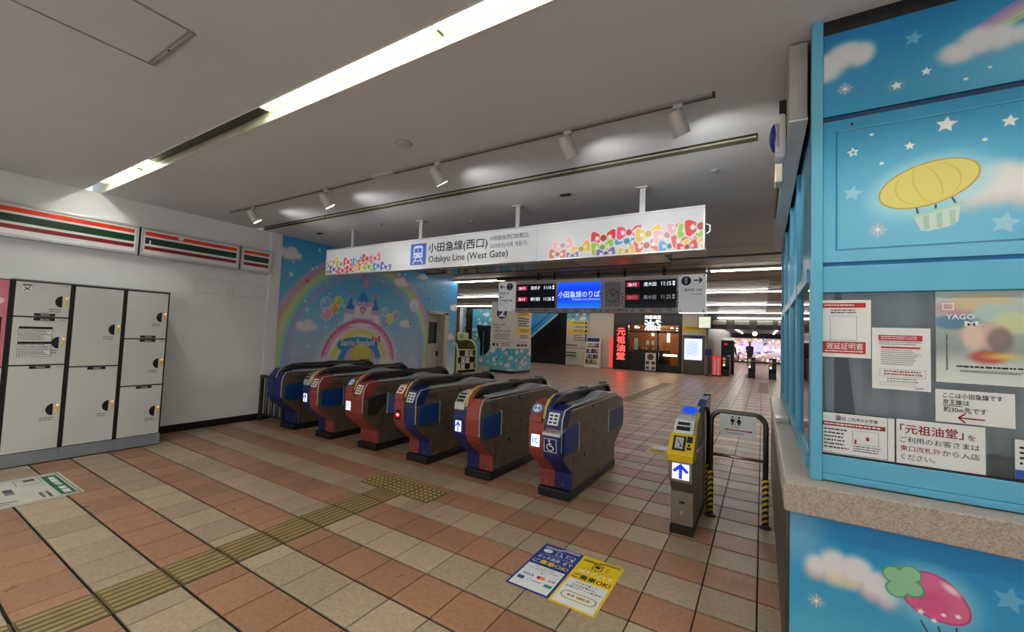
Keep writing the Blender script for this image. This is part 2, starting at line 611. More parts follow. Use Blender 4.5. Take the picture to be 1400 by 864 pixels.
def shown(c):
    a, b, y0, y1 = c
    if a < -6.5 and y0 < 2.25: return 0
    q = []
    for x, y in ((a, y0), (b, y0), (b, y1), (a, y1)):
        d = Vector((x, y, -CAM_H))
        z = d.dot(_fw)
        if z < .15: return 0
        q.append((F_PX*d.dot(_rt)/z, F_PX*d.dot(_up)/z))
    mx, my = sum(p[0] for p in q)/4, sum(p[1] for p in q)/4
    if abs(mx) > 730 or abs(my) > 460: return 0
    return abs(sum(q[i][0]*q[(i+1) % 4][1]-q[(i+1) % 4][0]*q[i][1] for i in range(4)))/2
order = sorted(range(len(cells)), key=lambda i: -shown(cells[i]))
near = set(order[:300])
cache = {}
sv, sf = [], []
for i, (a, b, y0, y1) in enumerate(cells):
    w, d = round(b-a, 3), round(y1-y0, 3)
    if i in near:
        if (w, d) not in cache:
            v, f = tile_geo(w, d)
            me = bpy.data.meshes.new('tile')
            me.from_pydata(v, [], f)
            me.materials.append(M_TILE)
            cache[(w, d)] = me
        link('tile', cache[(w, d)], floor, ((a+b)/2, (y0+y1)/2, random.uniform(-.0006, 0)))
    else:
        v, f = tile_geo(w, d)
        n = len(sv)
        sv += [(p[0]+(a+b)/2, p[1]+(y0+y1)/2, p[2]) for p in v]
        sf += [tuple(k+n for k in q) for q in f]
me = bpy.data.meshes.new('tile_field')
me.from_pydata(sv, [], sf)
me.materials.append(M_TILE)
tag(link('tile_field', me, floor), kind='stuff')
# tactile paving: ribbed guide tiles, then a patch of studs in front of the gates
mb = MB()
for k in range(6):
    x = -.122+k*.049
    mb.prism('y', [(x-.013, 0), (x-.008, .004), (x+.008, .004), (x+.013, 0)], -.135, .135)
rib_me = mb.build('ribs', M_TACT, floor)
rib = MB().box(-.153, .153, -.1465, .1465, -.01, .0005).build('tactile_tile', mat('tactile_groove', (104, 88, 52), .6, var=.1, scale=8), floor)
rib_me.parent = rib
ribs = [((TACT0+TACT1)/2, .708+.3*k) for k in range(-7, 7)]
ribs += [(-2.96, 10.6+.3*k) for k in range(19)] + [(.05, 15.9+.3*k) for k in range(14)]
rib.location = (*ribs[0], .0)
for x, y in ribs[1:]:
    o = rib.copy(); COL.objects.link(o); o.location = (x, y, 0 if y < 3 else .003)
    q = rib_me.copy(); COL.objects.link(q); q.parent = o
q = rib.copy(); COL.objects.link(q); q.location = ((TACT0+TACT1)/2, 2.7655, 0); q.scale.y = .715
o = rib_me.copy(); COL.objects.link(o); o.parent = q
mb = MB()
for i in range(5):
    for j in range(5):
        x, y = -.114+i*.057, -.114+j*.057
        mb.prism('z', [(x+.016*math.cos(a*math.pi/3), y+.016*math.sin(a*math.pi/3)) for a in range(6)], 0, .0045)
stud_me = mb.build('studs', mat('stud_yellow', (190, 170, 112), .5, var=.08, scale=8), floor)
stud = MB().box(-.147, .147, -.147, .147, -.01, .0005).build('stud_tile', mat('stud_base', (120, 104, 64), .6, var=.1, scale=8), floor)
stud_me.parent = stud
for k in range(3):
    o = stud if k == 0 else stud.copy()
    if k:
        COL.objects.link(o)
        q = stud_me.copy(); COL.objects.link(q); q.parent = o
    o.location = (-3.31+.3*k, 3.02, 0)

# ------------------------------------------------------------------ ceiling with recessed light slots
CZ = 3.1
S1, S2, S0, SB = (1.50, 1.655), (3.475, 3.60), (-.62, -.47), (-2.7, -2.55)
mb = MB()
for a, b in ((-4.5, SB[0]), (SB[1], S0[0]), (S0[1], S1[0]), (S1[1], S2[0]), (S2[1], 7.5)):
    mb.box(-7.4, 4, a, b, CZ, CZ+.25)
mb.box(-.04, 4, S2[0], S2[1], CZ, CZ+.25)
ceiling = struct(mb.build('ceiling', M_CEIL), 'flat beige plaster ceiling with long light slots')
M_CHAN = mat('slot_channel', (70, 72, 52), .5, var=.2, scale=4)
def slot(y0, y1, x0, x1, label, lit=True):
    t = thing('light_slot', ((x0+x1)/2, (y0+y1)/2, CZ), label, 'ceiling light')
    MB().box(x0, x1, y0, y1, CZ+.16, CZ+.18).build('channel', M_CHAN, t)
    b = MB().box(x0, x1, y0, y0+.004, CZ-.006, CZ+.16).box(x0, x1, y1-.004, y1, CZ-.006, CZ+.16)
    b.build('trim', mat('slot_trim', (216, 220, 196), .4, var=.05) if lit else mat('slot_trim_shaded', (60, 62, 44), .5, var=.2), t)  # unlit slot: same trim with its shade put into the colour
    return t
s1 = slot(*S1, -7.04, 4, 'long lit fluorescent slot crossing the ceiling above the lockers')
def lamp_run(t, y0, y1, x0, x1):
    MB().box(x0, x1, y0+.062, y0+.098, CZ+.060, CZ+.066).build('diffuser', G_TUBE, t)
    MB().box(x0, x1, y0+.018, y0+.060, CZ+.058, CZ+.062).build('diffuser_edge', G_TUBE_LIP, t)
    MB().box(x0, x1, y0+.100, y1-.012, CZ+.058, CZ+.062).build('diffuser_edge', G_TUBE_LIP, t)
for a, b in ((-3.22, -2.3), (-2.295, -1.51), (-1.505, -.3), (-.295, 1.2), (1.205, 2.6)):
    lamp_run(s1, *S1, a, b)
for a, b in ((-6.72, -6.1), (-6.095, -5.35)):
    lamp_run(s1, *S1, a, b)
MB().box(-5.33, -3.24, S1[0]+.012, S1[1]-.012, CZ+.06, CZ+.064).build('unlit_cover', mat('unlit_cover', (36, 36, 22), .35, var=.3, scale=3), s1)
for x in (-1.507, -5.7):
    MB().box(x-.003, x+.003, S1[0]+.012, S1[1]-.012, CZ+.045, CZ+.06).build('joint', M_DARK, s1)
s2 = slot(*S2, -7.0, -.04, 'dark unlit ceiling slot running above the ticket gates', False)
MB().box(-7.0, -.05, S2[0]+.01, S2[1]-.035, CZ+.05, CZ+.055).build('cover', mat('unlit_cover', (36, 36, 22), .35), s2)
MB().box(-7.0, -.05, S2[1]-.03, S2[1]-.006, CZ+.02, CZ+.026).build('lip', mat('slot_trim', (216, 220, 196), .4), s2)
for k in range(7):
    MB().box(-6.3+k*.95, -6.295+k*.95, S2[0]+.01, S2[1]-.006, CZ+.018, CZ+.05).build('joint', M_DARK, s2)
sA = slot(*S0, -7.04, 4, 'unseen lit fluorescent slot added overhead behind the photographer')  # unseen slot, repeated behind the camera to light the hall
for k in range(5):
    lamp_run(sA, *S0, -6.6+k*2.0, -4.65+k*2.0)
sB = slot(*SB, -7.04, 4, 'second unseen lit fluorescent slot added further behind the photographer')  # another unseen slot added for its light
for k in range(5):
    lamp_run(sB, *SB, -6.6+k*2.0, -4.65+k*2.0)

# inspection hatch, detector and small fittings
h = thing('ceiling_hatch', (-2.93, .65, CZ), 'flush ceiling access hatch with grey metal edge near the top left', 'hatch')
M_HATCH = mat('hatch_edge', (158, 153, 148), .5, var=.1)
bx('panel', M_CEIL, h, -3.2, -2.66, -.2, .90, CZ-.002, CZ+.001)
for a in ((-3.215, -3.205, -.2, .93), (-2.655, -2.645, -.2, .93)):
    bx('edge', M_HATCH, h, a[0], a[1], a[2], a[3], CZ-.004, CZ+.001)
bx('edge', M_HATCH, h, -3.21, -2.65, .905, .915, CZ-.004, CZ+.001)
bx('edge', M_HATCH, h, -3.21, -2.65, .925, .94, CZ-.006, CZ+.001)
bx('latch', M_BLACK, h, -2.955, -2.945, .915, .925, CZ-.006, CZ+.001)
d = thing('smoke_detector', (-2.58, 2.40, CZ), 'round flat smoke detector between the lit slot and the spotlight track', 'detector')
MB().tube([(-2.58, 2.4, CZ), (-2.58, 2.4, CZ-.012), (-2.58, 2.4, CZ-.02)], [.06, .06, .045], 20).build('cover', mat('detector_cream', (206, 200, 190), .5), d, smooth=False)
MB().tube([(-2.58, 2.4, CZ+.001), (-2.58, 2.4, CZ-.004)], .068, 20).build('ring', M_HATCH, d)
for i, (x, y, lab) in enumerate(((-1.865, 4.105, 'small black ceiling vent above the middle of the long sign'), (-6.3, 4.12, 'small black ceiling vent near the mural corner'))):
    v = thing('ceiling_vent', (x, y, CZ), lab, 'vent')
    bx('frame', M_DARK, v, x-.06, x+.06, y-.03, y+.03, CZ-.006, CZ+.001)
    for k in range(3):
        bx('slat', M_BLACK, v, x-.055, x+.055, y-.022+k*.018, y-.012+k*.018, CZ-.012, CZ-.005)
for i, (x, y, lab) in enumerate(((-4.82, 4.12, 'small round sprinkler head above the left half of the long sign'), (-3.47, 4.55, 'small round sprinkler head behind the middle of the long sign'), (-.38, 4.08, 'small square ceiling sensor right of the long sign'))):
    v = thing('ceiling_sprinkler', (x, y, CZ), lab, 'sprinkler')
    MB().tube([(x, y, CZ), (x, y, CZ-.012)], [.035, .028], 14).build('rose', M_ALU, v)
    MB().tube([(x, y, CZ-.012), (x, y, CZ-.03)], [.01, .012], 10).build('head', M_STEEL, v)

# ------------------------------------------------------------------ left wall
WX = -7.05
wall = struct(MB().box(-7.4, WX, -4.5, 3.74, 0, CZ).build('wall_left', M_WALL), 'white painted wall behind the coin lockers')
for a, b, c, d_ in ((2.72, 3.18, 1.98, 2.2), (3.22, 3.52, 1.98, 2.2), (3.56, 3.72, 1.96, 2.18)):
    fr = Frame((WX, 0, 0), *EAST)
    Print(fr, .0015).frame(a, c, b, d_, .006).build('patch_outline', mat('patch_grey', (205, 207, 208), .6), wall)
struct(bx('baseboard_left', M_BLACK, None, WX, WX+.015, 2.2, 3.74, 0, .10), 'black baseboard right of the lockers')
pil = struct(MB().box(-7.4, WX+.03, 3.74, 3.925, 0, CZ).build('trim_1', M_WALL), 'narrow white pilaster between lockers and mural')
struct(bx('baseboard_pilaster', M_BLACK, None, WX+.03, WX+.04, 3.74, 3.925, 0, .1), 'black baseboard of the pilaster')
# mural wall with a door opening
mb = MB().box(-7.4, WX, 3.925, 7.64, 0, CZ).box(-7.4, WX, 8.38, 8.74, 0, CZ).box(-7.4, WX, 7.64, 8.38, 2.05, CZ)
struct(mb.build('wall_mural', M_WALL), 'wall carrying the printed sky mural')
M_DOOR = mat('door_beige', (206, 202, 186), .5, var=.04)
dr = thing('door_1', (-7.2, 8.0, 0), 'beige steel service door set into the mural wall', 'door')
dr['kind'] = 'structure'
bx('leaf', M_DOOR, dr, -7.26, -7.22, 7.66, 8.26, 0, 2.0)
bx('frame', M_DOOR, dr, -7.3, WX+.012, 7.62, 7.66, 0, 2.05)
bx('frame', M_DOOR, dr, -7.3, WX+.012, 8.26, 8.40, 0, 2.05)
bx('frame', M_DOOR, dr, -7.3, WX+.012, 7.62, 8.40, 2.0, 2.07)
bx('door_window', mat('dark_glass', (30, 36, 38), .1), dr, -7.222, -7.214, 7.86, 8.16, 1.25, 1.80)
bx('letter_plate', M_BLACK, dr, -7.222, -7.212, 8.16, 8.24, .93, 1.05)
struct(bx('wall_right', M_WALL, None, 3.9, 4.0, -4.5, 22, 0, 3.1), 'white wall beyond the ticket office')
# ------------------------------------------------------------------ sky mural on the left wall
def rainbow(a, u, v, r0, r1, soft, al, cols):
    n = len(cols)
    for k, c in enumerate(cols):
        q0, q1 = r0+(r1-r0)*k/n, r0+(r1-r0)*(k+1)/n
        a.ring(u, v, q0, q1, c, w=soft, al=al)
def mural():
    a = Art(3.927, 8.738, 0.0, 3.098, .0105)
    a.vgrad([(0, (236, 240, 246)), (.7, (214, 232, 242)), (1.3, (160, 218, 238)), (2.1, (112, 200, 236)), (3.1, (58, 168, 226))])
    # colours drift across the print: deeper blue towards the door end
    m = np.clip((a.u-6.6)/2.1, 0, 1)*np.clip((a.v-.6)/1.6, 0, 1)
    a.put(m, (42, 132, 190), .75)
    a.ell(4.0, 1.0, .9, .7, (196, 186, 226), w=.9, al=.5)
    a.ell(7.1, 1.0, .8, .8, (190, 180, 222), w=.9, al=.35)
    cols = [(196, 176, 226), (150, 176, 232), (150, 218, 214), (196, 232, 150), (250, 234, 120), (252, 198, 120), (248, 152, 160), (240, 170, 200)]
    rainbow(a, 5.78, 1.0, 1.60, 2.04, .10, .8, cols)
    rn = random.Random(3)
    for k in range(130):
        a.ell(rn.uniform(3.95, 8.7), rn.uniform(.5, 3.0), *(2*[rn.choice((.010, .014, .02, .026))]), (250, 252, 255), w=.02, al=rn.uniform(.5, .95))
    for (u, v, s) in ((4.07, 2.80, 1.0), (4.45, 1.55, 1.0), (6.86, 1.69, .85), (7.38, 2.87, .7), (8.6, 2.2, .8), (8.47, 1.42, .8), (6.67, 2.62, 1.0)):
        a.cloud([(u, v, .17*s, .075*s), (u-.09*s, v+.03*s, .09*s, .07*s), (u+.05*s, v+.06*s, .1*s, .075*s), (u+.15*s, v, .08*s, .05*s)], (244, 242, 246), w=.05, al=.92, under=((244, 206, 212), (0, -.03)))
    for (u, v, r) in ((4.13, 2.45, .06), (4.46, 1.86, .05), (4.9, 2.2, .03), (8.2, 2.5, .05)):
        a.star(u, v, r, (225, 244, 252), .2, .8)
    # small rainbow arch with a door and the wording
    a.ell(5.68, .85, .98, .93, (252, 240, 246), w=.2, al=.6)
    for k, (r0, r1, c) in enumerate(((.84, .915, (226, 118, 160)), (.78, .84, (246, 176, 200)), (.70, .78, (250, 236, 240)), (.60, .70, (248, 228, 120)), (.54, .60, (252, 244, 214)), (.40, .54, (64, 156, 212)), (.0, .40, (206, 190, 230)))):
        a.ring(5.68, .83, r0, r1, c, w=.025)
    for k in range(24):
        t = math.pi*(k+.5)/24
        a.ell(5.68+.80*math.cos(t)*1.06, .83+.80*math.sin(t)*1.06, .012, .012, (255, 250, 250))
    a.path([(5.22, 1.22), (5.4, 1.265), (5.62, 1.28), (5.84, 1.265), (6.02, 1.22)], .20, (44, 150, 210), w=.03)
    a.cloud([(4.9, .8, .3, .2), (5.2, .7, .3, .2), (6.3, .75, .35, .2), (5.0, .55, .4, .3), (6.2, .5, .5, .3), (5.6, .45, .5, .3)], (248, 248, 250), w=.12, al=.85)
    a.poly([(5.42, .55), (5.42, 1.02), (5.47, 1.14), (5.58, 1.22), (5.70, 1.245), (5.83, 1.2), (5.92, 1.1), (5.96, .98), (5.96, .55)], (238, 214, 110), w=.03)
    for k in range(6):
        a.line((5.5+k*.08, .6), (5.5+k*.08, 1.13), .008, (206, 176, 84))
    a.ring(5.69, .97, .26, .285, (226, 180, 90), a0=0, a1=math.pi)
    # plain storybook castle
    wh, lil, pk, rf = (246, 242, 248), (206, 190, 230), (236, 120, 150), (40, 130, 206)
    a.line((5.67, 2.1), (5.67, 2.62), .02, (230, 150, 180))
    a.poly([(5.68, 2.58), (5.86, 2.50), (5.68, 2.43)], (238, 140, 170))
    a.heart(5.67, 2.66, .055, (236, 90, 130))
    for (u0, u1, zb, zt, tip, col) in ((5.24, 5.52, 1.60, 1.92, 2.2, lil), (5.86, 6.13, 1.60, 1.93, 2.2, lil)):
        a.poly([(u0+.03, zt), ((u0+u1)/2, tip), (u1-.03, zt)], rf)
        a.poly([(u0, zb), (u0, zt), (u1, zt), (u1, zb)], wh)
        for k in range(4):
            u = u0+(u1-u0)*(k+.5)/4
            a.ell(u, zt-.03, .05, .05, col)
        a.heart((u0+u1)/2, tip+.04, .045, pk)
    a.poly([(5.50, 2.06), (5.67, 2.38), (5.86, 2.06)], rf)
    for k in range(4):
        a.line((5.55+k*.07, 2.06+.03), (5.66+k*.01, 2.34), .008, (120, 190, 236))
    a.poly([(5.48, 1.6), (5.48, 2.06), (5.90, 2.06), (5.90, 1.6)], wh)
    for k in range(5):
        a.ell(5.47+.11*k, 2.06, .055, .06, lil)
    for k in range(6):
        a.ell(5.45+.09*k, 1.73, .05, .045, (214, 206, 240))
    a.heart(5.68, 1.90, .075, (238, 110, 150))
    a.heart(5.68, 1.90, .045, (250, 190, 206))
    a.ring(5.68, .83, .84, .915, (226, 118, 160), w=.02, a0=.9, a1=2.25)
    # balloons
    for (u, v, r, c, tail) in ((4.83, 2.0, .11, (150, 200, 240), (5.05, 1.55)), (5.10, 2.06, .095, (196, 214, 60), (5.1, 1.55)), (5.02, 1.91, .09, (244, 168, 70), (5.08, 1.55)), (4.86, 1.80, .11, (244, 176, 210), (5.0, 1.55)),
                               (6.27, 1.94, .09, (150, 214, 232), (6.2, 1.6)), (6.57, 1.88, .095, (190, 170, 214), (6.25, 1.6)), (6.41, 1.80, .10, (240, 222, 70), (6.22, 1.58)), (7.13, 2.15, .13, (206, 222, 226), (7.03, 1.7))):
        a.line((u, v), tail, .008, (130, 150, 170))
        a.ell(u, v, r*1.08, r*1.16, (246, 248, 250), w=.02)
        a.ell(u, v, r*.92, r, c, w=.02)
        a.ell(u-r*.35, v+r*.4, r*.22, r*.3, (255, 255, 255), w=.03, al=.8)
    for (u, v) in ((4.43, 2.36), (7.64, 2.33), (7.03, 1.69)):
        a.heart(u, v, .035, (226, 90, 150))
    a.bow(6.06, 1.33, .11, (226, 70, 100), .1)
    return a
fr = Frame((WX, 0, 0), *EAST)
a = mural()
# leave the doorway free: print in three sheets
mu = thing('wall_mural_print', (WX, 6.2, 0), 'pastel sky mural with rainbow, castle, balloons and clouds on the wall', 'mural')
def sheet(a, u0, u1, v0, v1, name, parent, m, frm):
    U, V = a.u[0], a.v[:, 0]
    i0, i1 = np.searchsorted(U, u0), min(len(U), np.searchsorted(U, u1)+1)
    j0, j1 = np.searchsorted(V, v0), min(len(V), np.searchsorted(V, v1)+1)
    b = Art.__new__(Art)
    b.u, b.v, b.c = a.u[j0:j1, i0:i1], a.v[j0:j1, i0:i1], a.c[j0:j1, i0:i1]
    b.nv, b.nu = b.u.shape
    b.w = a.w
    return b.build(name, m, frm, parent)
M_ART = art_mat('printed_film', .42)
sheet(a, 3.92, 7.615, 0, 3.1, 'printed_sheet', mu, M_ART, fr)
sheet(a, 8.405, 8.75, 0, 3.1, 'printed_sheet', mu, M_ART, fr)
sheet(a, 7.615, 8.405, 2.075, 3.1, 'printed_sheet', mu, M_ART, fr)
p = Print(fr, .006)
p.text('Sanrio Puroland', 5.2, 1.20, 6.02, 1.33, .02)
p.build('lettering', M_WHITE, mu)

# ------------------------------------------------------------------ coin lockers
LX = -6.45
M_LOCK = mat('locker_ivory', (214, 218, 216), .42, var=.03, scale=2)
M_LFRAME = mat('locker_black', (24, 24, 24), .5)
M_LBASE = mat('locker_base', (138, 144, 152), .5, var=.05)
def door(t, y0, y1, z0, z1, price=None, tagtop=True, handle=True):
    o = MB().box(LX-.015, LX, y0+.022, y1-.018, z0+.007, z1-.007).build('door', M_LOCK, t, bevel=.004)
    fr = Frame((LX, 0, 0), *EAST)
    if handle:
        hz = z0+(z1-z0)*.47
        hy = y1-.075
        n = 14
        pr = [(hy-.052*math.sin(math.pi*k/n), hz+.062*math.cos(math.pi*k/n)) for k in range(n+1)]
        MB().prism('x', pr, LX-.004, LX+.003).build('handle', M_BLACK, o)
        bx('key', M_YEL, o, LX, LX+.010, y1-.046, y1-.036, hz-.035, hz+.03)
        bx('lamp', G_LAMP, o, LX, LX+.008, y1-.046, y1-.036, hz+.036, hz+.048)
        Print(fr, .0015).lines(hy-.09, hz-.12, hy+.01, hz-.075, 2, .5, int(hz*100)).build('notice', M_GREYINK, o)
    if price:
        yc = (y0+y1)/2+.02
        zt = z1-.022 if tagtop else z0+.026
        plate(fr, 'price_tag', M_INK, o, yc-.075, yc+.075, zt-.014, zt+.014, 0, .003)
        Print(fr, .004).text(price, yc-.03, zt-.009, yc+.035, zt+.009).build('lettering', M_WHITE, o)
    Print(fr, .0015).lines(y1-.08, z1-.03, y1-.03, z1-.02, 1, .6, 3).build('number', M_GREYINK, o)
    return o
def locker(y0, y1, doors, label):
    t = thing('coin_locker', (-6.75, (y0+y1)/2, 0), label, 'locker', 'row of coin lockers')
    bx('body', M_LFRAME, t, WX+.004, LX-.012, y0+.001, y1-.001, .14, 1.9)
    bx('top', M_LBASE, t, WX+.004, LX+.004, y0+.001, y1-.001, 1.9, 1.912)
    bx('plinth', M_LBASE, t, WX+.004, LX-.004, y0+.001, y1-.001, .012, .14)
    bx('toe_strip', M_BLACK, t, WX+.004, LX-.01, y0+.001, y1-.001, 0, .012)
    out = [door(t, y0, y1, *d) for d in doors]
    return t, out
tA, dA = locker(.935, 1.362, [(1.53, 1.895, '¥600', False), (1.03, 1.53, '¥600', True), (.14, 1.03, '¥800', True)], 'ivory coin locker with notice sheet on its middle door')
fr = Frame((LX, 0, 0), *EAST)
n = dA[1]
plate(fr, 'notice_sheet', M_PAPER, n, 1.0, 1.235, 1.12, 1.43, 0, .002)
p = Print(fr, .003)
for k in range(2):
    p.rect(1.0, 1.405-.155*k, 1.235, 1.43-.155*k)
p.rect(1.0, 1.345, 1.235, 1.35).rect(1.0, 1.19, 1.235, 1.195).frame(1.0, 1.12, 1.235, 1.43, .003)
p.lines(1.01, 1.355, 1.225, 1.40, 3, .4, 1).lines(1.01, 1.285, 1.225, 1.34, 3, .4, 2).lines(1.01, 1.2, 1.225, 1.25, 3, .4, 5).lines(1.01, 1.13, 1.225, 1.185, 3, .4, 6)
p.build('lettering', M_INK, n)
n = dA[0]
plate(fr, 'sticker', M_PAPER, n, 1.0, 1.065, 1.79, 1.86, 0, .002)
Print(fr, .003).line((1.012, 1.80), (1.053, 1.835), .008).line((1.012, 1.835), (1.053, 1.80), .008).rect(1.0, 1.848, 1.065, 1.86).build('symbol', M_INK, n)
locker(1.362, 1.80, [(1.0, 1.89, None), (.14, 1.0, '¥800', True)], 'ivory coin locker with two tall doors, middle of the row')
locker(1.80, 2.232, [(1.315, 1.89, '¥600', False), (.748, 1.315, '¥600', True), (.14, .748, '¥600', True)], 'ivory coin locker with three equal doors nearest the bare wall')
t = thing('locker_terminal', (-6.75, .7, 0), 'pink fronted locker payment terminal cut by the left edge', 'terminal')
M_PINK = mat('pink_panel', (222, 128, 150), .45)
bx('body', M_LFRAME, t, WX+.004, LX-.012, .45, .933, .14, 1.9)
bx('plinth', M_LBASE, t, WX+.004, LX-.004, .45, .933, 0, .14)
bx('front_panel', M_PINK, t, LX-.012, LX, .47, .915, 1.02, 1.89, .004)
bx('lower_panel', M_LOCK, t, LX-.012, LX, .47, .915, .15, 1.01, .004)
bx('screen', M_BLACK, t, LX, LX+.006, .55, .885, 1.25, 1.52, .004)
a = Art(.5, .91, 1.56, 1.80, .006).fill((222, 128, 150))
a.cloud([(.80, 1.66, .07, .045), (.72, 1.68, .06, .05), (.86, 1.68, .03, .03)], (248, 226, 232), w=.012)
a.build('printed_cloud', M_ART, fr, t, .0015)

# ------------------------------------------------------------------ striped shop light boxes on the left wall
def stripe_box(y0, y1, label):
    t = thing('striped_light_box', (-7.0, (y0+y1)/2, 2.38), label, 'sign', 'striped light boxes on the left wall')
    X1 = -6.95
    bx('case', M_ALU, t, WX, X1-.01, y0, y1, 2.40, 2.76)
    bx('top_rail', M_ALU, t, WX, X1+.01, y0, y1, 2.735, 2.765, .004)
    bx('bottom_rail', M_ALU, t, WX, X1+.01, y0, y1, 2.385, 2.42, .004)
    bx('end_rail', M_ALU, t, WX, X1+.008, y0, y0+.03, 2.42, 2.735, .003)
    bx('end_rail', M_ALU, t, WX, X1+.008, y1-.03, y1, 2.42, 2.735, .003)
    bx('face', mat('sign_acrylic', (236, 238, 240), .25, var=.02), t, X1-.01, X1, y0+.03, y1-.03, 2.42, 2.735)
    for z0, z1, m in ((2.662, 2.712, mat('orange_film', (244, 66, 24), .3)), (2.552, 2.635, mat('green_film', (14, 62, 40), .3)), (2.475, 2.522, mat('dark_red_film', (140, 26, 34), .3))):
        bx('stripe', m, t, X1, X1+.002, y0+.045, y1-.045, z0, z1)
    return t
stripe_box(-.6, 2.02, 'longest striped light box, running out of frame above the lockers')
sb = stripe_box(2.04, 3.235, 'middle striped light box with a small white knob on it')
MB().tube([(-6.95, 2.47, 2.695), (-6.925, 2.47, 2.695), (-6.91, 2.47, 2.695)], [.026, .03, .016], 14).build('knob', M_WHITE, sb)
bx('white_chip', M_WHITE, sb, -6.95, -6.945, 2.13, 2.145, 2.54, 2.60)
stripe_box(3.255, 3.725, 'shortest striped light box beside the mural')

# ------------------------------------------------------------------ track with spotlights
TY = 2.79
t = thing('spotlight_track', (-3.3, TY, CZ), 'thin black and white ceiling track carrying the spotlights', 'track')
bx('rail', mat('track_white', (150, 146, 140), .5), t, -6.35, -.28, TY-.018, TY+.010, CZ-.018, CZ)
bx('rail_edge', M_BLACK, t, -6.35, -.28, TY+.010, TY+.020, CZ-.020, CZ)
bx('end_cap', M_DARK, t, -.28, -.265, TY-.02, TY+.022, CZ-.022, CZ)
bx('joiner', M_ALU, t, -3.42, -3.12, TY-.02, TY+.022, CZ-.024, CZ)
M_SPOT = mat('spot_housing', (190, 188, 184), .45, var=.04)
G_SPOT = glow('spot_lens', (255, 252, 240), 9.0)
names = ['leftmost white track spotlight above the mural corner', 'second white track spotlight from the left', 'third white track spotlight, above the long sign lettering', 'fourth white track spotlight from the left, tilted down', 'rightmost white track spotlight near the ticket office']
for k, x in enumerate((-5.72, -4.19, -2.55, -1.265, -.485)):
    sp = thing('track_spotlight', (x, TY, CZ-.02), names[k], 'spotlight', 'track spotlights over the gates')
    ax = Vector((.25, .52, -.80)).normalized()
    c = Vector((x+.0, TY+.005, CZ-.135))
    bx('adapter', M_SPOT, sp, x-.03, x+.03, TY-.014, TY+.018, CZ-.05, CZ-.018, .004)
    MB().tube([(x, TY, CZ-.05), (x, TY, CZ-.085), tuple(c+Vector((.02, .0, .03)))], .011, 8).build('stem', M_SPOT, sp)
    b0, b1 = c-ax*.075, c+ax*.085
    MB().tube([tuple(b0), tuple(b0+ax*.012), tuple(c), tuple(b1)], [.036, .044, .05, .056], 18, caps=False).build('housing', M_SPOT, sp, smooth=True)
    MB().tube([tuple(b0+ax*.001), tuple(b0+ax*.004)], .036, 14).build('back_cap', M_DARK, sp)
    MB().tube([tuple(b1-ax*.02), tuple(b1-ax*.015)], .050, 14).build('lens', G_SPOT, sp)
    ld = bpy.data.lights.new('spot_beam', 'SPOT')
    ld.energy = SPOT_W
    ld.spot_size = math.radians(118)
    ld.spot_blend = .8
    ld.shadow_soft_size = .04
    ld.color = (1, .97, .92)
    lo = bpy.data.objects.new('spot_beam', ld)
    COL.objects.link(lo)
    lo.parent = sp
    aim = Vector((.35, 1.0, -.22)).normalized()
    lo.location = b1+ax*.01-Vector((x, TY, CZ-.02))
    lo.rotation_euler = aim.to_track_quat('-Z', 'Y').to_euler()

# ------------------------------------------------------------------ long hanging sign over the gates
SY = 4.20
t = thing('hanging_gate_sign', (-3.33, SY, 2.41), 'long white hanging sign with coloured bows and blue train symbol', 'sign')
bx('case', M_ALU, t, -6.19, -.47, SY+.003, SY+.12, 2.405, 2.825)
for a_ in ((-6.195, -.465, 2.40, 2.418), (-6.195, -.465, 2.81, 2.83)):
    bx('edge_rail', M_ALU, t, a_[0], a_[1], SY-.006, SY+.12, a_[2], a_[3], .003)
for x in (-6.195, -.483):
    bx('edge_rail', M_ALU, t, x, x+.018, SY-.006, SY+.12, 2.418, 2.81, .003)
M_FACE = mat('sign_face', (218, 222, 227), .35, var=.015, emit=.03)
bx('face', M_FACE, t, -6.178, -2.247, SY-.001, SY+.004, 2.418, 2.81)
bx('face', M_FACE, t, -2.243, -.483, SY-.001, SY+.004, 2.418, 2.81)
fr = Frame((0, SY-.001, 0), *FRONT)
plate(fr, 'train_symbol_plate', mat('symbol_blue', (18, 84, 190), .4, emit=.2), t, -4.262, -3.972, 2.462, 2.76, 0, .003)
p = Print(fr, .005)
cx, cz = -4.117, 2.612
p.poly([(cx-.075, cz-.05), (cx+.075, cz-.05), (cx+.085, cz-.03), (cx+.085, cz+.10), (cx+.05, cz+.12), (cx-.05, cz+.12), (cx-.085, cz+.10), (cx-.085, cz-.03)])
p.line((cx-.04, cz-.05), (cx-.09, cz-.135), .018).line((cx+.04, cz-.05), (cx+.09, cz-.135), .018).line((cx-.065, cz-.095), (cx+.065, cz-.095), .012)
p.build('train_symbol', M_WHITE, t)
p = Print(fr, .0065)
p.rect(cx-.065, cz+.02, cx-.005, cz+.085).rect(cx+.005, cz+.02, cx+.065, cz+.085).disc(cx-.05, cz-.02, .012).disc(cx+.05, cz-.02, .012)
p.build('train_windows', mat('symbol_blue', (18, 84, 190)), t)
p = Print(fr, .003)
p.text('小田急線(西口)', -3.93, 2.598, -2.945, 2.748, .012)
p.text('Odakyu Line (West Gate)', -3.92, 2.455, -2.64, 2.572, .006)
p.build('lettering', M_INK, t)
p = Print(fr, .003)
p.text('小田急线(西口检票口)', -2.91, 2.685, -2.365, 2.755)
p.text('오다큐선(서쪽 개찰구)', -2.905, 2.588, -2.375, 2.658)
p.build('small_lettering', mat('soft_ink', (80, 82, 86), .6), t)
BC = [(226, 60, 54), (240, 120, 150), (244, 180, 190), (244, 196, 60), (160, 206, 70), (74, 160, 220), (120, 110, 190), (230, 110, 90), (236, 80, 120)]
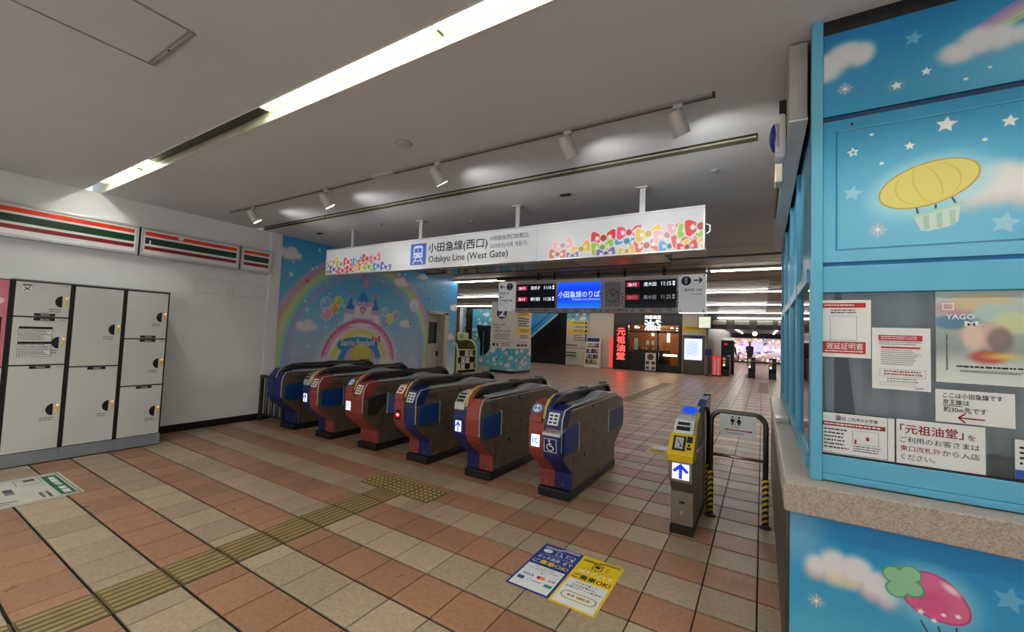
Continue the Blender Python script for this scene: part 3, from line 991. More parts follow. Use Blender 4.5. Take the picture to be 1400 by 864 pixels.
a = Art(-2.10, -.485, 2.42, 2.70, .0062).fill((218, 222, 227))
rb = [(-1.92, 2.56, .115, 2, .2), (-1.98, 2.462, .10, 7, -.1), (-1.70, 2.50, .11, 3, .35), (-1.80, 2.435, .07, 6, 0), (-1.45, 2.60, .135, 0, .05), (-1.46, 2.50, .12, 4, .1), (-1.42, 2.43, .10, 6, .1), (-1.20, 2.545, .12, 5, -.35),
      (-1.18, 2.635, .125, 8, .0), (-1.0, 2.485, .125, 7, .1), (-.985, 2.60, .125, 3, .1), (-1.2, 2.44, .08, 3, .2), (-.80, 2.575, .13, 2, .25), (-.78, 2.46, .10, 5, .0), (-.64, 2.52, .12, 7, .25), (-.70, 2.655, .10, 2, .4), (-.585, 2.59, .12, 4, -.1), (-.545, 2.46, .10, 3, .1), (-.50, 2.63, .14, 0, .1), (-.62, 2.44, .09, 0, .2)]
for (u, v, r, c, ro) in rb:
    a.bow(u, v, r, BC[c], ro)
a.build('bow_print', art_mat('sign_print', .35, .03), fr, t, .0015)
a = Art(-6.17, -4.60, 2.42, 2.72, .0065).fill((218, 222, 227))
rn = random.Random(11)
lb = [(-6.10, 2.57, 5), (-6.12, 2.47, 4), (-5.98, 2.62, 3), (-5.97, 2.50, 6), (-5.80, 2.58, 4), (-5.75, 2.47, 8), (-5.62, 2.60, 8), (-5.55, 2.48, 0), (-5.40, 2.60, 5), (-5.27, 2.58, 7), (-5.35, 2.48, 3), (-5.18, 2.63, 0), (-5.13, 2.50, 4), (-5.0, 2.62, 1), (-4.92, 2.50, 5), (-4.76, 2.475, 6)]
for (u, v, c) in lb:
    a.bow(u, v-.01, .115, BC[c], rn.uniform(-.3, .3))
a.build('bow_print', art_mat('sign_print', .35, .03), fr, t, .0015)
for x in (-1.06, -2.545, -4.13, -5.60):
    bx('hanger', M_ALU, t, x-.028, x+.028, SY+.035, SY+.085, 2.825, CZ-.012)
    bx('hanger_flange', M_ALU, t, x-.06, x+.06, SY, SY+.12, CZ-.014, CZ)
MB().tube([(-.465, SY+.05, 2.66), (-.43, SY+.05, 2.64), (-.43, SY+.05, 2.58), (-.465, SY+.05, 2.56)], .008, 6).build('bracket', M_ALU, t)
# dark glossy header boxes behind the sign
M_GLOSS = mat('dark_gloss', (26, 28, 30), .08, var=.1, spec=.8)
for k, (a0, a1, lab) in enumerate(((-1.90, -.865, 'dark glossy overhead panel behind the right end of the hanging sign'), (-2.94, -1.91, 'dark glossy overhead panel, second from the right behind the hanging sign'), (-3.98, -2.95, 'dark glossy overhead panel, leftmost behind the hanging sign'))):
    g = bx('overhead_panel', M_GLOSS, t, a0, a1, SY+.12, 4.83, 2.412, 2.50)
    g['label'] = lab
    bx('rim', M_DARK, g, a0, a1, 4.83, 4.845, 2.405, 2.505)
# ------------------------------------------------------------------ ticket gates
GY0 = 3.66
M_GRED = mat('gate_red', (150, 62, 54), .42, var=.05)
M_GBLU = mat('gate_blue', (22, 38, 104), .42, var=.05)
M_PAD = mat('flap_blue', (14, 62, 132), .4, var=.06)
M_BODY = mat('gate_steel_brown', (134, 119, 102), .40, .6, var=.12, scale=9)  # steel; brown reflection of the floor put into the base colour
M_BODY_D = mat('gate_bronze_dark', (78, 71, 63), .36, .6, var=.12, scale=9)
M_SILV = mat('gate_silver', (196, 197, 196), .32, .35, var=.05)
G_SIGN = glow('gate_white_light', (236, 240, 255), .7)
G_BLUE = glow('gate_blue_light', (16, 50, 215), .7)
G_STOP = glow('gate_red_light', (235, 30, 34), .9)
FRONT_P = [(.05, .09), (.045, .25), (-.18, .43), (-.215, .50), (-.225, .66)]       # bulging front, base upwards

def icon_plate(t, x0, x1, y, z0, z1, kind):
    fr = Frame((0, y, 0), *FRONT)
    cx, cz, w = (x0+x1)/2, (z0+z1)/2, x1-x0
    if kind == 'arrow':
        o = plate(fr, 'arrow_light', G_SIGN, t, x0, x1, z0, z1, 0, .004)
        p = Print(fr, .0055)
        p.line((cx, z0+.004), (cx, z1-.025), w*.2)
        p.line((cx-w*.42, cz-.002), (cx+.006, z1-.008), w*.2).line((cx+w*.42, cz-.002), (cx-.006, z1-.008), w*.2)
        p.build('arrow', G_BLUE, o)
    elif kind == 'stop':
        o = plate(fr, 'stop_light', M_BLACK, t, x0, x1, z0, z1, 0, .004)
        Print(fr, .0055).disc(cx, cz, w*.38).build('disc', G_STOP, o)
        Print(fr, .007).rect(cx-w*.25, cz-.008, cx+w*.25, cz+.008).build('bar', G_SIGN, o)
    elif kind == 'ic':
        o = plate(fr, 'card_symbol_light', G_SIGN, t, x0, x1, z0, z1, 0, .004)
        p = Print(fr, .0055)
        p.rect(x0+w*.12, z0+.02, x0+w*.25, z1-.02).ring(cx+w*.16, cz, w*.16, w*.29, 14, .7, 5.6)
        p.build('symbol', glow('ic_blue', (30, 130, 210), .5), o)
    return o

def gate(x0, label, left, right, head, sign, pads='right', shelf=False, lab_panel=True, only_right=False):
    W_ = .325
    x1, xm = x0+W_, x0+.155
    t = thing('ticket_gate', (x0+W_/2, GY0+.7, 0), label, 'ticket gate', 'row of ticket gates')
    Y = lambda y: GY0+y
    bx('plinth', M_BLACK, t, x0-.005, x1+.005, Y(0), Y(1.39), 0, .085, .01)
    prof = [(.06, .085), (.055, .25), (-.17, .43), (-.205, .50), (-.215, .66), (-.19, .78), (-.12, .855), (1.42, .862), (1.66, .80), (1.73, .66), (1.73, .45), (1.38, .27), (1.37, .085)]
    body = MB().prism('x', [(Y(a), b) for a, b in prof], x0+.004, x1).build('body', M_BODY, t, bevel=.012)
    # coloured front skins
    up_l = FRONT_P+[(-.215, .74)]
    up_r = FRONT_P+[(-.205, .77), (-.15, .86)] if not lab_panel else FRONT_P+[(-.222, .695)]
    if shelf:
        up_r = FRONT_P[:4]
    MB().ribbon('x', [(Y(a), b) for a, b in up_l], .008, x0, xm).build('front_skin', left, t, bevel=.002)
    MB().ribbon('x', [(Y(a), b) for a, b in up_r], .008, xm+.003, x1+.002).build('front_skin', right, t, bevel=.002)
    # reader head on the left half
    hp = [(-.235, .74), (-.225, .81), (-.15, .905), (.02, .93), (.02, .85), (-.1, .74)]
    hm = left if head in ('ic', 'stop', 'plain') else M_SILV
    hd = MB().prism('x', [(Y(a), b) for a, b in hp], x0, xm-.03).build('reader_head', hm, t, bevel=.01)
    sl = Vector((0, .075, .095)).normalized()
    fh = Frame((x0+.062, Y(-.188)-.002, .858+.002), (1, 0, 0), tuple(sl))
    if head == 'slots':
        for k in range(2):
            plate(fh, 'ticket_slot', M_BLACK, hd, -.042, .042, -.045+k*.042, -.018+k*.042, 0, .004)
        plate(fh, 'arrow_patch', M_INK, hd, -.042, .042, .042, .058, 0, .003)
    elif head == 'ic':
        o = Print(fh, .003).disc(0, .0, .058, 20, .052)
        o.build('reader_disc', M_WHITE, hd)
        Print(fh, .0045).ring(0, 0, .04, .056, 20).rect(-.03, -.012, -.008, .016).rect(.006, -.012, .028, .016).build('reader_print', mat('reader_blue', (40, 130, 190), .4), hd)
    elif head == 'stop':
        plate(fh, 'notice_plate', M_PAPER, hd, -.05, .05, -.055, .06, 0, .002)
        Print(fh, .004).disc(0, -.008, .036).build('stop_disc', M_RED, hd)
        Print(fh, .0055).rect(-.026, -.015, .026, 0).build('bar', M_WHITE, hd)
        Print(fh, .004).lines(-.045, .035, .045, .055, 2, .5, 3).build('lettering', M_INK, hd)
    if sign:
        icon_plate(t, x0+.028, x0+.102 if sign != 'ic' else x0+.112, Y(-.229), .52, .63, sign)
    # right half: label panel or skin over the shoulder, shelf for the wide gate
    if lab_panel:
        sh = MB().prism('x', [(Y(a), b) for a, b in [(-.228, .70), (-.215, .78), (-.165, .865), (.0, .90), (.0, .85), (-.1, .70)]], xm+.003, x1+.002).build('shoulder', right if right is M_GBLU else M_GRED, t, bevel=.008)
        fl = Frame((xm+.083, Y(-.205)-.004, .79), (1, 0, 0), tuple(Vector((0, .055, .12)).normalized()))
        plate(fl, 'notice_plate', M_PAPER, sh, -.052, .052, -.06, .055, 0, .003)
        p = Print(fl, .0045)
        for i in range(3):
            for j in range(2):
                p.rect(-.04+j*.046, -.045+i*.032, -.008+j*.046, -.028+i*.032)
        p.build('symbols', M_INK, sh)
    if shelf:
        s_ = MB().prism('x', [(Y(a), b) for a, b in [(-.205, .42), (-.245, .47), (-.262, .63), (-.255, .66), (-.10, .69), (-.10, .5), (-.15, .42)]], xm+.003, x1+.002).build('shelf_box', right, t, bevel=.008)
        MB().prism('x', [(Y(a), b) for a, b in [(-.268, .645), (-.262, .668), (-.10, .70), (-.10, .692)]], xm, x1+.004).build('shelf_top', M_SILV, s_, bevel=.003)
        fw_ = Frame(((xm+x1)/2+.002, Y(-.268)-.003, .565), (1, 0, 0), tuple(Vector((0, -.018, .16)).normalized()))
        p = Print(fw_, .004)
        p.frame(-.062, -.062, .062, .062, .005).disc(-.008, .042, .010)
        p.line((-.008, .028), (-.004, -.004), .010).line((-.004, -.004), (.022, -.006), .010).line((.022, -.006), (.034, -.034), .010).line((-.006, .014), (.016, .014), .008)
        p.ring(.0, -.016, .028, .036, 18, 2.0, 6.0)
        p.build('wheelchair_symbol', M_WHITE, s_)
    # marks near the foot
    fb = Frame((0, Y(.042), 0), *FRONT)
    Print(fb, .003).ring(xm+.085, .13, .010, .014, 12).rect(x0+.06, .12, x0+.075, .145).rect(x0+.05, .165, x0+.085, .173).build('marks', M_GREYINK if right is M_GBLU else M_INK, t)
    # silver edge along the right shoulder
    edge = [(-.222, .50), (-.226, .69), (-.215, .79), (-.16, .868), (-.02, .884)]
    MB().tube([(x1+.003, Y(a), b) for a, b in edge], .006, 6).build('edge_trim', M_SILV, t)
    # deck covers
    dk = [(-.02, .868), (-.02, .885), (.30, .892), (.62, .90), (.78, .94), (.93, .945), (1.12, .91), (1.40, .885), (1.40, .86)]
    MB().prism('x', [(Y(a), b) for a, b in dk], x0+.215, x1-.006).build('deck_cover', M_SILV, t, bevel=.006)
    MB().prism('x', [(Y(a), b) for a, b in [(.04, .862), (.04, .885), (1.40, .885), (1.55, .85), (1.55, .83)]], x0+.006, x0+.105).build('deck_cover', M_BODY_D, t, bevel=.006)
    # loop rail with dark infill
    rp = [(-.205, .775), (-.165, .875), (-.09, .94), (.02, .975), (.14, .985), (1.33, .99), (1.44, .975), (1.52, .93), (1.56, .85)]
    MB().ribbon('x', [(Y(a), b) for a, b in rp[::-1]], .035, x0+.118, x0+.205).build('loop_rail', M_BODY_D, t, bevel=.008)
    MB().prism('x', [(Y(a), b) for a, b in [(-.15, .84), (-.08, .915), (.03, .945), (1.42, .945), (1.5, .86)]], x0+.15, x0+.175).build('rail_infill', M_BLACK, t)
    MB().prism('x', [(Y(a), b) for a, b in [(.12, .86), (.12, .90), (1.36, .90), (1.36, .86)]], x0+.112, x0+.21).build('rail_foot', M_BODY_D, t)
    MB().ribbon('x', [(Y(a)-.002, b+.002) for a, b in rp[3::-1]], .004, x0+.122, x0+.148).build('colour_band', mat('band_yellow', (206, 186, 60), .45), t)
    MB().ribbon('x', [(Y(a)-.002, b+.002) for a, b in rp[3::-1]], .004, x0+.150, x0+.200).build('colour_band', right, t)
    for y in (.62, 1.28):
        bx('rail_sensor', M_BLACK, t, x0+.135, x0+.19, Y(y), Y(y+.16), .985, 1.0, .004)
    # side panels, seams, vents, latches
    Y0, Y1 = Y(.06), Y(1.38)
    bx('seam', M_BLACK, t, x1-.001, x1+.002, Y(-.1), Y(1.70), .448, .453)
    bx('seam', M_BLACK, t, x1-.001, x1+.002, Y(.19), Y(1.0), .655, .659)
    bx('seam', M_BLACK, t, x1-.001, x1+.002, Y(.188), Y(.192), .453, .74)
    bx('seam', M_BLACK, t, x1-.001, x1+.002, Y(.09), Y(.094), .09, .448)
    for k in range(2):
        for y in (-.02, 1.25):
            bx('vent', M_BODY_D, t, x1-.001, x1+.004, Y(y), Y(y+.16), .765+k*.03, .775+k*.03)
    for (y, z) in ((.55, .80), (.60, .54), (.35, .35)):
        lt = bx('latch', M_BLACK, t, x1-.001, x1+.003, Y(y), Y(y+.06), z, z+.035)
        MB().cyl((x1+.002, Y(y+.045), z+.018), (x1+.008, Y(y+.045), z+.018), .009, 8).build('lock', M_SILV, lt)
    if pads:
        for (a0, a1, front) in ((-.17, .16, True), (1.10, 1.66, False)):
            if front:
                pr = [(Y(a0), .50), (Y(a0), .66), (Y(a0+.06), .695), (Y(a1), .705), (Y(a1), .465), (Y(a0+.03), .465)]
            else:
                pr = [(Y(a0), .465), (Y(a0), .70), (Y(a1-.05), .69), (Y(a1), .64), (Y(a1), .52), (Y(a1-.06), .465)]
            fo = MB().prism('x', pr, x1-.002, x1+.016).build('flap', M_PAD, t, bevel=.006)
            ye = a1+.008 if front else a0-.018
            bx('flap_hinge', M_SILV, fo, x1, x1+.018, Y(ye), Y(ye+.010), .455, .715)
    return t

gate(-6.26, 'leftmost ticket gate, dark blue front, beside the barred fence', M_GBLU, M_GBLU, 'plain', None, lab_panel=False)
gate(-5.40, 'ticket gate second from the mural, small arrow light on blue front', M_GBLU, M_GRED, 'slots', 'arrow')
g3 = gate(-4.50, 'ticket gate with all red front and card symbol light', M_GRED, M_GRED, 'ic', 'ic', pads=None)
gate(-3.62, 'ticket gate with red no-entry light on its front', M_GRED, M_GBLU, 'stop', 'stop')
gate(-2.745, 'ticket gate with blue arrow light and wide red front half', M_GBLU, M_GRED, 'slots', 'arrow', lab_panel=False)
gate(-1.848, 'nearest wide ticket gate with wheelchair symbol on a blue box', M_GRED, M_GBLU, 'ic', 'ic', shelf=True)
# the open flap of the all red gate
x1 = -4.50+.325
MB().prism('x', [(3.52, .47), (3.52, .69), (3.80, .72), (3.80, .60), (3.66, .47)], x1-.001, x1+.012).build('flap_recess', M_BODY_D, g3)
MB().add([(x1, 3.84, .46), (x1+.16, 3.97, .47), (x1+.16, 3.97, .69), (x1, 3.84, .71), (x1, 3.86, .46), (x1+.15, 3.99, .47), (x1+.15, 3.99, .69), (x1, 3.86, .71)],
         [(0, 1, 2, 3), (4, 7, 6, 5), (0, 4, 5, 1), (1, 5, 6, 2), (2, 6, 7, 3), (3, 7, 4, 0)]).build('flap', M_PAD, g3)
bx('flap_hinge', M_SILV, g3, x1, x1+.018, 3.825, 3.838, .455, .725)

# ------------------------------------------------------------------ slim steel reader gate by the office
x0, x1 = -.625, -.452
M_GSTEEL = mat('slim_gate_steel', (150, 140, 128), .33, .8, var=.1, scale=9)
t = thing('slim_ticket_gate', (-.54, 4.1, 0), 'slim steel ticket gate with yellow reader and lit blue arrow', 'ticket gate')
bx('plinth', M_BLACK, t, x0+.0, x1-.0, 3.605, 4.45, 0, .06)
prof = [(3.63, .06), (3.63, .33), (3.56, .42), (3.56, .60), (3.60, .62), (4.85, .62), (4.85, .42), (4.5, .33), (4.44, .06)]
MB().prism('x', prof, x0, x1).build('body', M_GSTEEL, t, bevel=.008)
bx('cheek', M_GSTEEL, t, x0-.012, x0+.005, 3.56, 4.3, .42, .62, .004)
icon_plate(t, x0+.02, x1-.028, 3.556, .445, .565, 'arrow')
bx('mark', M_INK, t, x0+.065, x0+.105, 3.625, 3.632, .235, .25)
bx('mark', M_SILV, t, x0+.078, x0+.09, 3.625, 3.632, .15, .175)
yr = MB().prism('x', [(3.53, .585), (3.525, .645), (3.66, .775), (3.72, .775), (3.72, .585)], x0-.018, x1+.004).build('yellow_reader', mat('reader_yellow', (236, 200, 20), .4), t, bevel=.006)
fh = Frame((-.545, 3.592, .712), (1, 0, 0), tuple(Vector((0, .135, .13)).normalized()))
plate(fh, 'scanner_frame', M_BLACK, yr, -.065, .03, -.062, .075, 0, .003)
plate(fh, 'scanner_window', mat('scanner_glass', (186, 188, 186), .15), yr, -.048, .012, -.045, .06, .003, .005)
Print(fh, .0065).line((-.03, .035), (-.002, -.015), .006).disc(-.005, -.022, .008).build('scanner_mark', M_INK, yr)
plate(fh, 'label', M_INK, yr, .036, .078, .02, .08, 0, .002)
Print(fh, .0035).disc(.056, -.005, .012).rect(.04, -.045, .075, -.025).build('marks', M_INK, yr)
wr = MB().prism('x', [(3.70, .62), (3.70, .80), (3.80, .875), (3.95, .875), (3.95, .62)], x0-.004, x1-.02).build('white_reader', M_WHITE, t, bevel=.006)
fs = Frame((-.55, 3.745, .838), (1, 0, 0), tuple(Vector((0, .10, .075)).normalized()))
plate(fs, 'ticket_slot', M_BLACK, wr, -.05, .045, .0, .03, 0, .003)
plate(fs, 'ticket_slot', M_BLACK, wr, -.055, .05, -.06, -.02, 0, .003)
br = MB().prism('x', [(3.92, .80), (3.92, .895), (4.10, .95), (4.16, .95), (4.16, .62), (3.95, .62)], x0, x1-.02).build('touch_reader', mat('reader_grey', (176, 178, 176), .4), t, bevel=.006)
fc = Frame((-.545, 4.01, .925), (1, 0, 0), tuple(Vector((0, .18, .055)).normalized()))
Print(fc, .003).disc(0, 0, .062, 24, .07).build('touch_disc', glow('touch_blue', (30, 80, 235), .5), br)
Print(fc, .0045).ring(0, 0, .03, .038, 18).build('touch_print', M_NAVY, br)
MB().prism('x', [(4.10, .62), (4.10, .90), (4.45, .975), (4.82, .985), (4.86, .95), (4.86, .62)], x1-.06, x1-.003).build('tall_panel', M_GSTEEL, t, bevel=.004)
MB().ribbon('x', [(4.82, .988), (4.45, .978), (4.12, .905)], .006, x1-.064, x1+.001).build('blue_edge', M_PAD, t)
MB().ribbon('x', [(3.98, .92), (3.72, .80), (3.68, .66)], .02, x1-.02, x1-.002).build('yellow_edge', mat('band_yellow', (206, 186, 60), .45), t)
bx('cap', M_BLACK, t, x1-.066, x1+.002, 4.75, 4.83, .985, 1.0, .004)
# black guard hoop on its right side
hp = [(-.435, 3.80, .03), (-.435, 3.80, .5), (-.435, 3.82, .85), (-.435, 3.90, .93), (-.435, 4.02, .955)]
hoop = thing('guard_hoop', (-.435, 3.9, 0), 'black bent guard tube standing against the slim gate', 'guard')
MB().tube([(-.428, 4.38, .0), (-.428, 4.38, .78), (-.428, 4.33, .88), (-.428, 4.24, .93), (-.428, 4.12, .94)], .017, 10).build('tube', M_BLACK, hoop, smooth=True)

def hazard():
    m = bpy.data.materials.new('hazard_tape')
    m.use_nodes = True
    nt = m.node_tree
    b = nt.nodes['Principled BSDF']
    g = nt.nodes.new('ShaderNodeNewGeometry')
    mp = nt.nodes.new('ShaderNodeMapping')
    mp.inputs['Rotation'].default_value = (math.radians(38), math.radians(20), 0)
    wv = nt.nodes.new('ShaderNodeTexWave')
    wv.bands_direction = 'Z'
    wv.inputs['Scale'].default_value = 9
    r = nt.nodes.new('ShaderNodeValToRGB')
    r.color_ramp.interpolation = 'CONSTANT'
    r.color_ramp.elements[0].color = L4((26, 26, 24))
    r.color_ramp.elements[1].position = .5
    r.color_ramp.elements[1].color = L4((226, 196, 40))
    nt.links.new(g.outputs['Position'], mp.inputs['Vector'])
    nt.links.new(mp.outputs[0], wv.inputs['Vector'])
    nt.links.new(wv.outputs['Fac'], r.inputs['Fac'])
    nt.links.new(r.outputs['Color'], b.inputs['Base Color'])
    b.inputs['Roughness'].default_value = .5
    return m
M_HAZ = hazard()
MB().cyl((-.428, 4.38, .03), (-.428, 4.38, .40), .021, 10).build('hazard_sleeve', M_HAZ, hoop, smooth=True)

# ------------------------------------------------------------------ tubular barrier with toilet sign
BY = 4.155
t = thing('tubular_barrier', (-.17, BY, 0), 'dark steel tube barrier with yellow black taped feet', 'barrier')
xa, xb, zt, rc = -.385, .035, .925, .09
path = [(xa, BY, 0), (xa, BY, zt-rc)]
path += [(xa+rc-rc*math.cos(k*math.pi/10), BY, zt-rc+rc*math.sin(k*math.pi/10)) for k in range(1, 6)]
path += [(xb-rc+rc*math.sin(k*math.pi/10), BY, zt-rc+rc*math.cos(k*math.pi/10)) for k in range(0, 6)]
path += [(xb, BY, 0)]
MB().tube(path, .021, 12).build('hoop', mat('barrier_steel', (96, 96, 94), .3, .85), t, smooth=True)
MB().tube([(xa, BY, .545), (xb, BY, .545)], .013, 10).build('crossbar', M_STEEL, t, smooth=True)
for x in (xa, xb):
    MB().cyl((x, BY, .025), (x, BY, .40), .025, 12).build('hazard_sleeve', M_HAZ, t, smooth=True)
    MB().tube([(x, BY, 0), (x, BY, .012), (x, BY, .02)], [.045, .045, .03], 12).build('foot_flange', M_DARK, t)
s = thing('toilet_sign', (-.17, BY-.03, .73), 'white toilet direction card with red arrow tied to the barrier', 'sign')
bx('card', M_PAPER, s, -.312, -.036, BY-.032, BY-.027, .735, .915)
fr = Frame((0, BY-.032, 0), *FRONT)
p = Print(fr, .002)
for cx, sk in ((-.215, 0), (-.165, 1)):
    p.disc(cx, .893, .009, 10)
    p.poly([(cx-.016, .878), (cx+.016, .878), (cx+.013, .85), (cx-.013, .85)] if not sk else [(cx-.010, .878), (cx+.010, .878), (cx+.018, .845), (cx-.018, .845)])
    p.rect(cx-.008, .825, cx-.001, .85).rect(cx+.001, .825, cx+.008, .85)
p.rect(-.1915, .825, -.1885, .90)
p.text('TOILET', -.205, .803, -.165, .813).lines(-.26, .752, -.08, .762, 1, .6, 2)
p.build('lettering', M_INK, s)
Print(fr, .002).line((-.275, .783), (-.075, .783), .009).poly([(-.085, .772), (-.06, .783), (-.085, .794)]).build('arrow', M_RED, s)

# ------------------------------------------------------------------ barred fence left of the gates
t = thing('barred_fence', (-6.6, 3.70, 0), 'low dark barred fence between wall and leftmost gate', 'fence')
M_FEN = mat('fence_dark', (66, 64, 62), .4, .5)
bx('top_rail', M_FEN, t, -6.98, -6.28, 3.69, 3.73, .69, .735)
bx('bottom_rail', M_FEN, t, -6.98, -6.28, 3.695, 3.725, .09, .125)
bx('post', M_FEN, t, -6.98, -6.93, 3.685, 3.735, 0, .735)
bx('post', M_FEN, t, -6.33, -6.28, 3.685, 3.735, 0, .735)
for k in range(7):
    x = -6.87+k*.078
    bx('bar', M_STEEL if k % 2 else M_ALU, t, x-.010, x+.010, 3.70, 3.72, .125, .69)
bx('back_sheet', M_BLACK, t, -6.93, -6.33, 3.735, 3.745, .1, .72)

# ------------------------------------------------------------------ floor stickers
def sticker(name, x0, x1, y0, y1, m, label, z=.0012):
    t = thing(name, ((x0+x1)/2, (y0+y1)/2, 0), label, 'floor sticker')
    bx('sheet', m, t, x0, x1, y0, y1, .0003, .0012)
    return t, Frame((x0, y0, .0012), *FLAT)
M_STB = mat('sticker_blue', (30, 62, 150), .45, var=.04)
M_STY = mat('sticker_yellow', (244, 208, 20), .45, var=.04)
t, f_ = sticker('floor_sticker', -1.353, -1.06, 2.272, 2.85, M_STB, 'blue and white tap payment floor sticker')
Print(f_, .0006).rect(.015, .015, .278, .285).build('white_field', M_WHITE, t)
p = Print(f_, .0012)
p.rect(.02, .538, .12, .545).rect(.02, .523, .12, .530).line((.12, .541), (.17, .562), .007).line((.12, .526), (.17, .547), .007).rect(.168, .559, .275, .566).rect(.168, .543, .275, .550)
p.disc(.06, .485, .035, 16, .025).frame(.125, .462, .165, .51, .005).line((.165, .47), (.18, .455), .01).frame(.20, .468, .265, .505, .005).line((.245, .47), (.262, .445), .014)
p.text('\\スマホでもカードでも/', .03, .425, .265, .442)
p.text('タッチ決済', .025, .375, .19, .415, .015).text('で', .25, .375, .28, .41, .015)
p.ring(.205, .395, .01, .014, 8, -.8, .8).ring(.205, .395, .02, .024, 8, -.8, .8).ring(.205, .395, .03, .034, 8, -.8, .8)
p.text('ご', .02, .312, .065, .355, .015)
p.build('lettering', M_WHITE, t)
Print(f_, .0012).text('乗車OK!', .07, .308, .275, .362, .02).build('yellow_lettering', M_YEL, t)
p = Print(f_, .0012)
p.text('Pay by card with', .08, .252, .21, .268).text('your contactless credit card', .04, .228, .25, .244)
p.ring(.14, .205, .006, .009, 8, -.8, .8).ring(.14, .205, .013, .016, 8, -.8, .8)
p.build('small_lettering', M_INK, t)
Print(f_, .0012).text('VISA', .04, .14, .12, .17, .01).rect(.03, .085, .075, .12).build('card_mark_blue', mat('card_blue', (40, 90, 180), .5), t)
Print(f_, .0012).disc(.158, .155, .018).build('card_mark_red', M_RED, t)
Print(f_, .0015).disc(.18, .155, .018).build('card_mark_orange', mat('card_orange', (246, 150, 30), .5), t)
Print(f_, .0012).text('JCB', .218, .14, .265, .17, .01).build('card_mark_dark', M_NAVY, t)
Print(f_, .0012).rect(.218, .085, .268, .115).build('card_mark_teal', mat('card_teal', (20, 140, 140), .5), t)
Print(f_, .0012).ring(.11, .102, .012, .015, 14).lines(.135, .095, .20, .11, 1, .6, 5).build('card_mark_grey', M_GREYINK, t)
t, f_ = sticker('floor_sticker', -1.057, -.772, 2.265, 2.85, M_STY, 'yellow and white ticket code floor sticker')
Print(f_, .0006).rect(.015, .015, .27, .285).build('white_field', M_WHITE, t)
p = Print(f_, .0012)
p.rect(.02, .538, .12, .545).rect(.02, .523, .12, .530).line((.12, .541), (.17, .562), .007).line((.12, .526), (.17, .547), .007).rect(.168, .559, .268, .566).rect(.168, .543, .268, .550)
p.frame(.10, .45, .165, .52, .006).rect(.115, .475, .15, .505).line((.185, .50), (.21, .515), .005).line((.188, .485), (.215, .485), .005).line((.185, .47), (.21, .455), .005)
p.text('\\スマホをかざして/', .04, .425, .25, .442)
p.text('ご乗車OK!', .02, .30, .268, .355, .02)
p.text('スマホで買って、', .07, .245, .22, .266, .01).text('そのまま乗れる。', .06, .215, .215, .236, .01).text('お得なチケット販売中!', .03, .185, .26, .206, .01)
p.build('lettering', M_INK, t)
Print(f_, .0012).text('QRチケットで', .03, .37, .26, .415, .02).build('white_lettering', M_WHITE, t)
p = Print(f_, .0012)
p.rect(.075, .07, .215, .078).rect(.075, .142, .215, .150).ring(.075, .11, .032, .040, 12, math.pi/2, 1.5*math.pi).ring(.215, .11, .032, .040, 12, -math.pi/2, math.pi/2)
p.lines(.075, .092, .215, .128, 1, .7, 4, .0)
p.build('oval_mark', mat('gold_ink', (186, 160, 70), .5), t)
t, f_ = sticker('floor_sticker', -5.98, -5.13, .30, 1.27, mat('sticker_cream', (206, 206, 196), .5, var=.04), 'pale locker floor sticker with green header at the left edge')
Print(f_, .0006).rect(.09, .835, .80, .93).build('green_header', M_GRN, t)
p = Print(f_, .0012)
p.lines(.15, .855, .48, .915, 1, .75, 2, .0).lines(.53, .855, .76, .915, 1, .75, 5, .0)
p.build('header_lettering', M_PAPER, t)
p = Print(f_, .0012)
p.frame(.02, .02, .83, .95, .006).lines(.60, .72, .80, .80, 2, .6, 3).rect(.10, .72, .17, .79).frame(.08, .66, .28, .82, .004)
p.lines(.32, .55, .52, .63, 1, .75, 6, .0).lines(.15, .38, .5, .48, 2, .6, 8)
p.line((.6, .2), (.72, .6), .02).line((.66, .2), (.76, .55), .02).line((.62, .3), (.8, .5), .014)
p.build('lettering', mat('soft_ink', (80, 82, 86), .6), t)
t, f_ = sticker('floor_sticker', -1.36, -1.09, 5.93, 6.40, M_STY, 'small yellow floor sticker beyond the gates')
Print(f_, .0006).rect(.02, .25, .25, .45).build('white_field', M_WHITE, t)
Print(f_, .0012).lines(.03, .05, .24, .22, 3, .5, 3).build('lettering', M_INK, t)
# ------------------------------------------------------------------ ticket office booth on the right
def granite():
    m = bpy.data.materials.new('granite')
    m.use_nodes = True
    nt = m.node_tree
    b = nt.nodes['Principled BSDF']
    g = nt.nodes.new('ShaderNodeNewGeometry')
    v = nt.nodes.new('ShaderNodeTexVoronoi')
    v.inputs['Scale'].default_value = 190
    r = nt.nodes.new('ShaderNodeValToRGB')
    r.color_ramp.elements[0].color = L4((120, 108, 98))
    r.color_ramp.elements[1].color = L4((206, 194, 182))
    e = r.color_ramp.elements.new(.45)
    e.color = L4((172, 158, 146))
    n = nt.nodes.new('ShaderNodeTexNoise')
    n.inputs['Scale'].default_value = 260
    n.inputs['Detail'].default_value = 3
    mx = nt.nodes.new('ShaderNodeMix')
    mx.data_type = 'FLOAT'
    mx.inputs[0].default_value = .5
    nt.links.new(g.outputs['Position'], v.inputs['Vector'])
    nt.links.new(g.outputs['Position'], n.inputs['Vector'])
    sp = nt.nodes.new('ShaderNodeSeparateColor')
    nt.links.new(v.outputs['Color'], sp.inputs[0])
    nt.links.new(sp.outputs[0], mx.inputs[2])
    nt.links.new(n.outputs['Fac'], mx.inputs[3])
    nt.links.new(mx.outputs[0], r.inputs['Fac'])
    nt.links.new(r.outputs['Color'], b.inputs['Base Color'])
    b.inputs['Roughness'].default_value = .35
    return m
M_GRAN = granite()
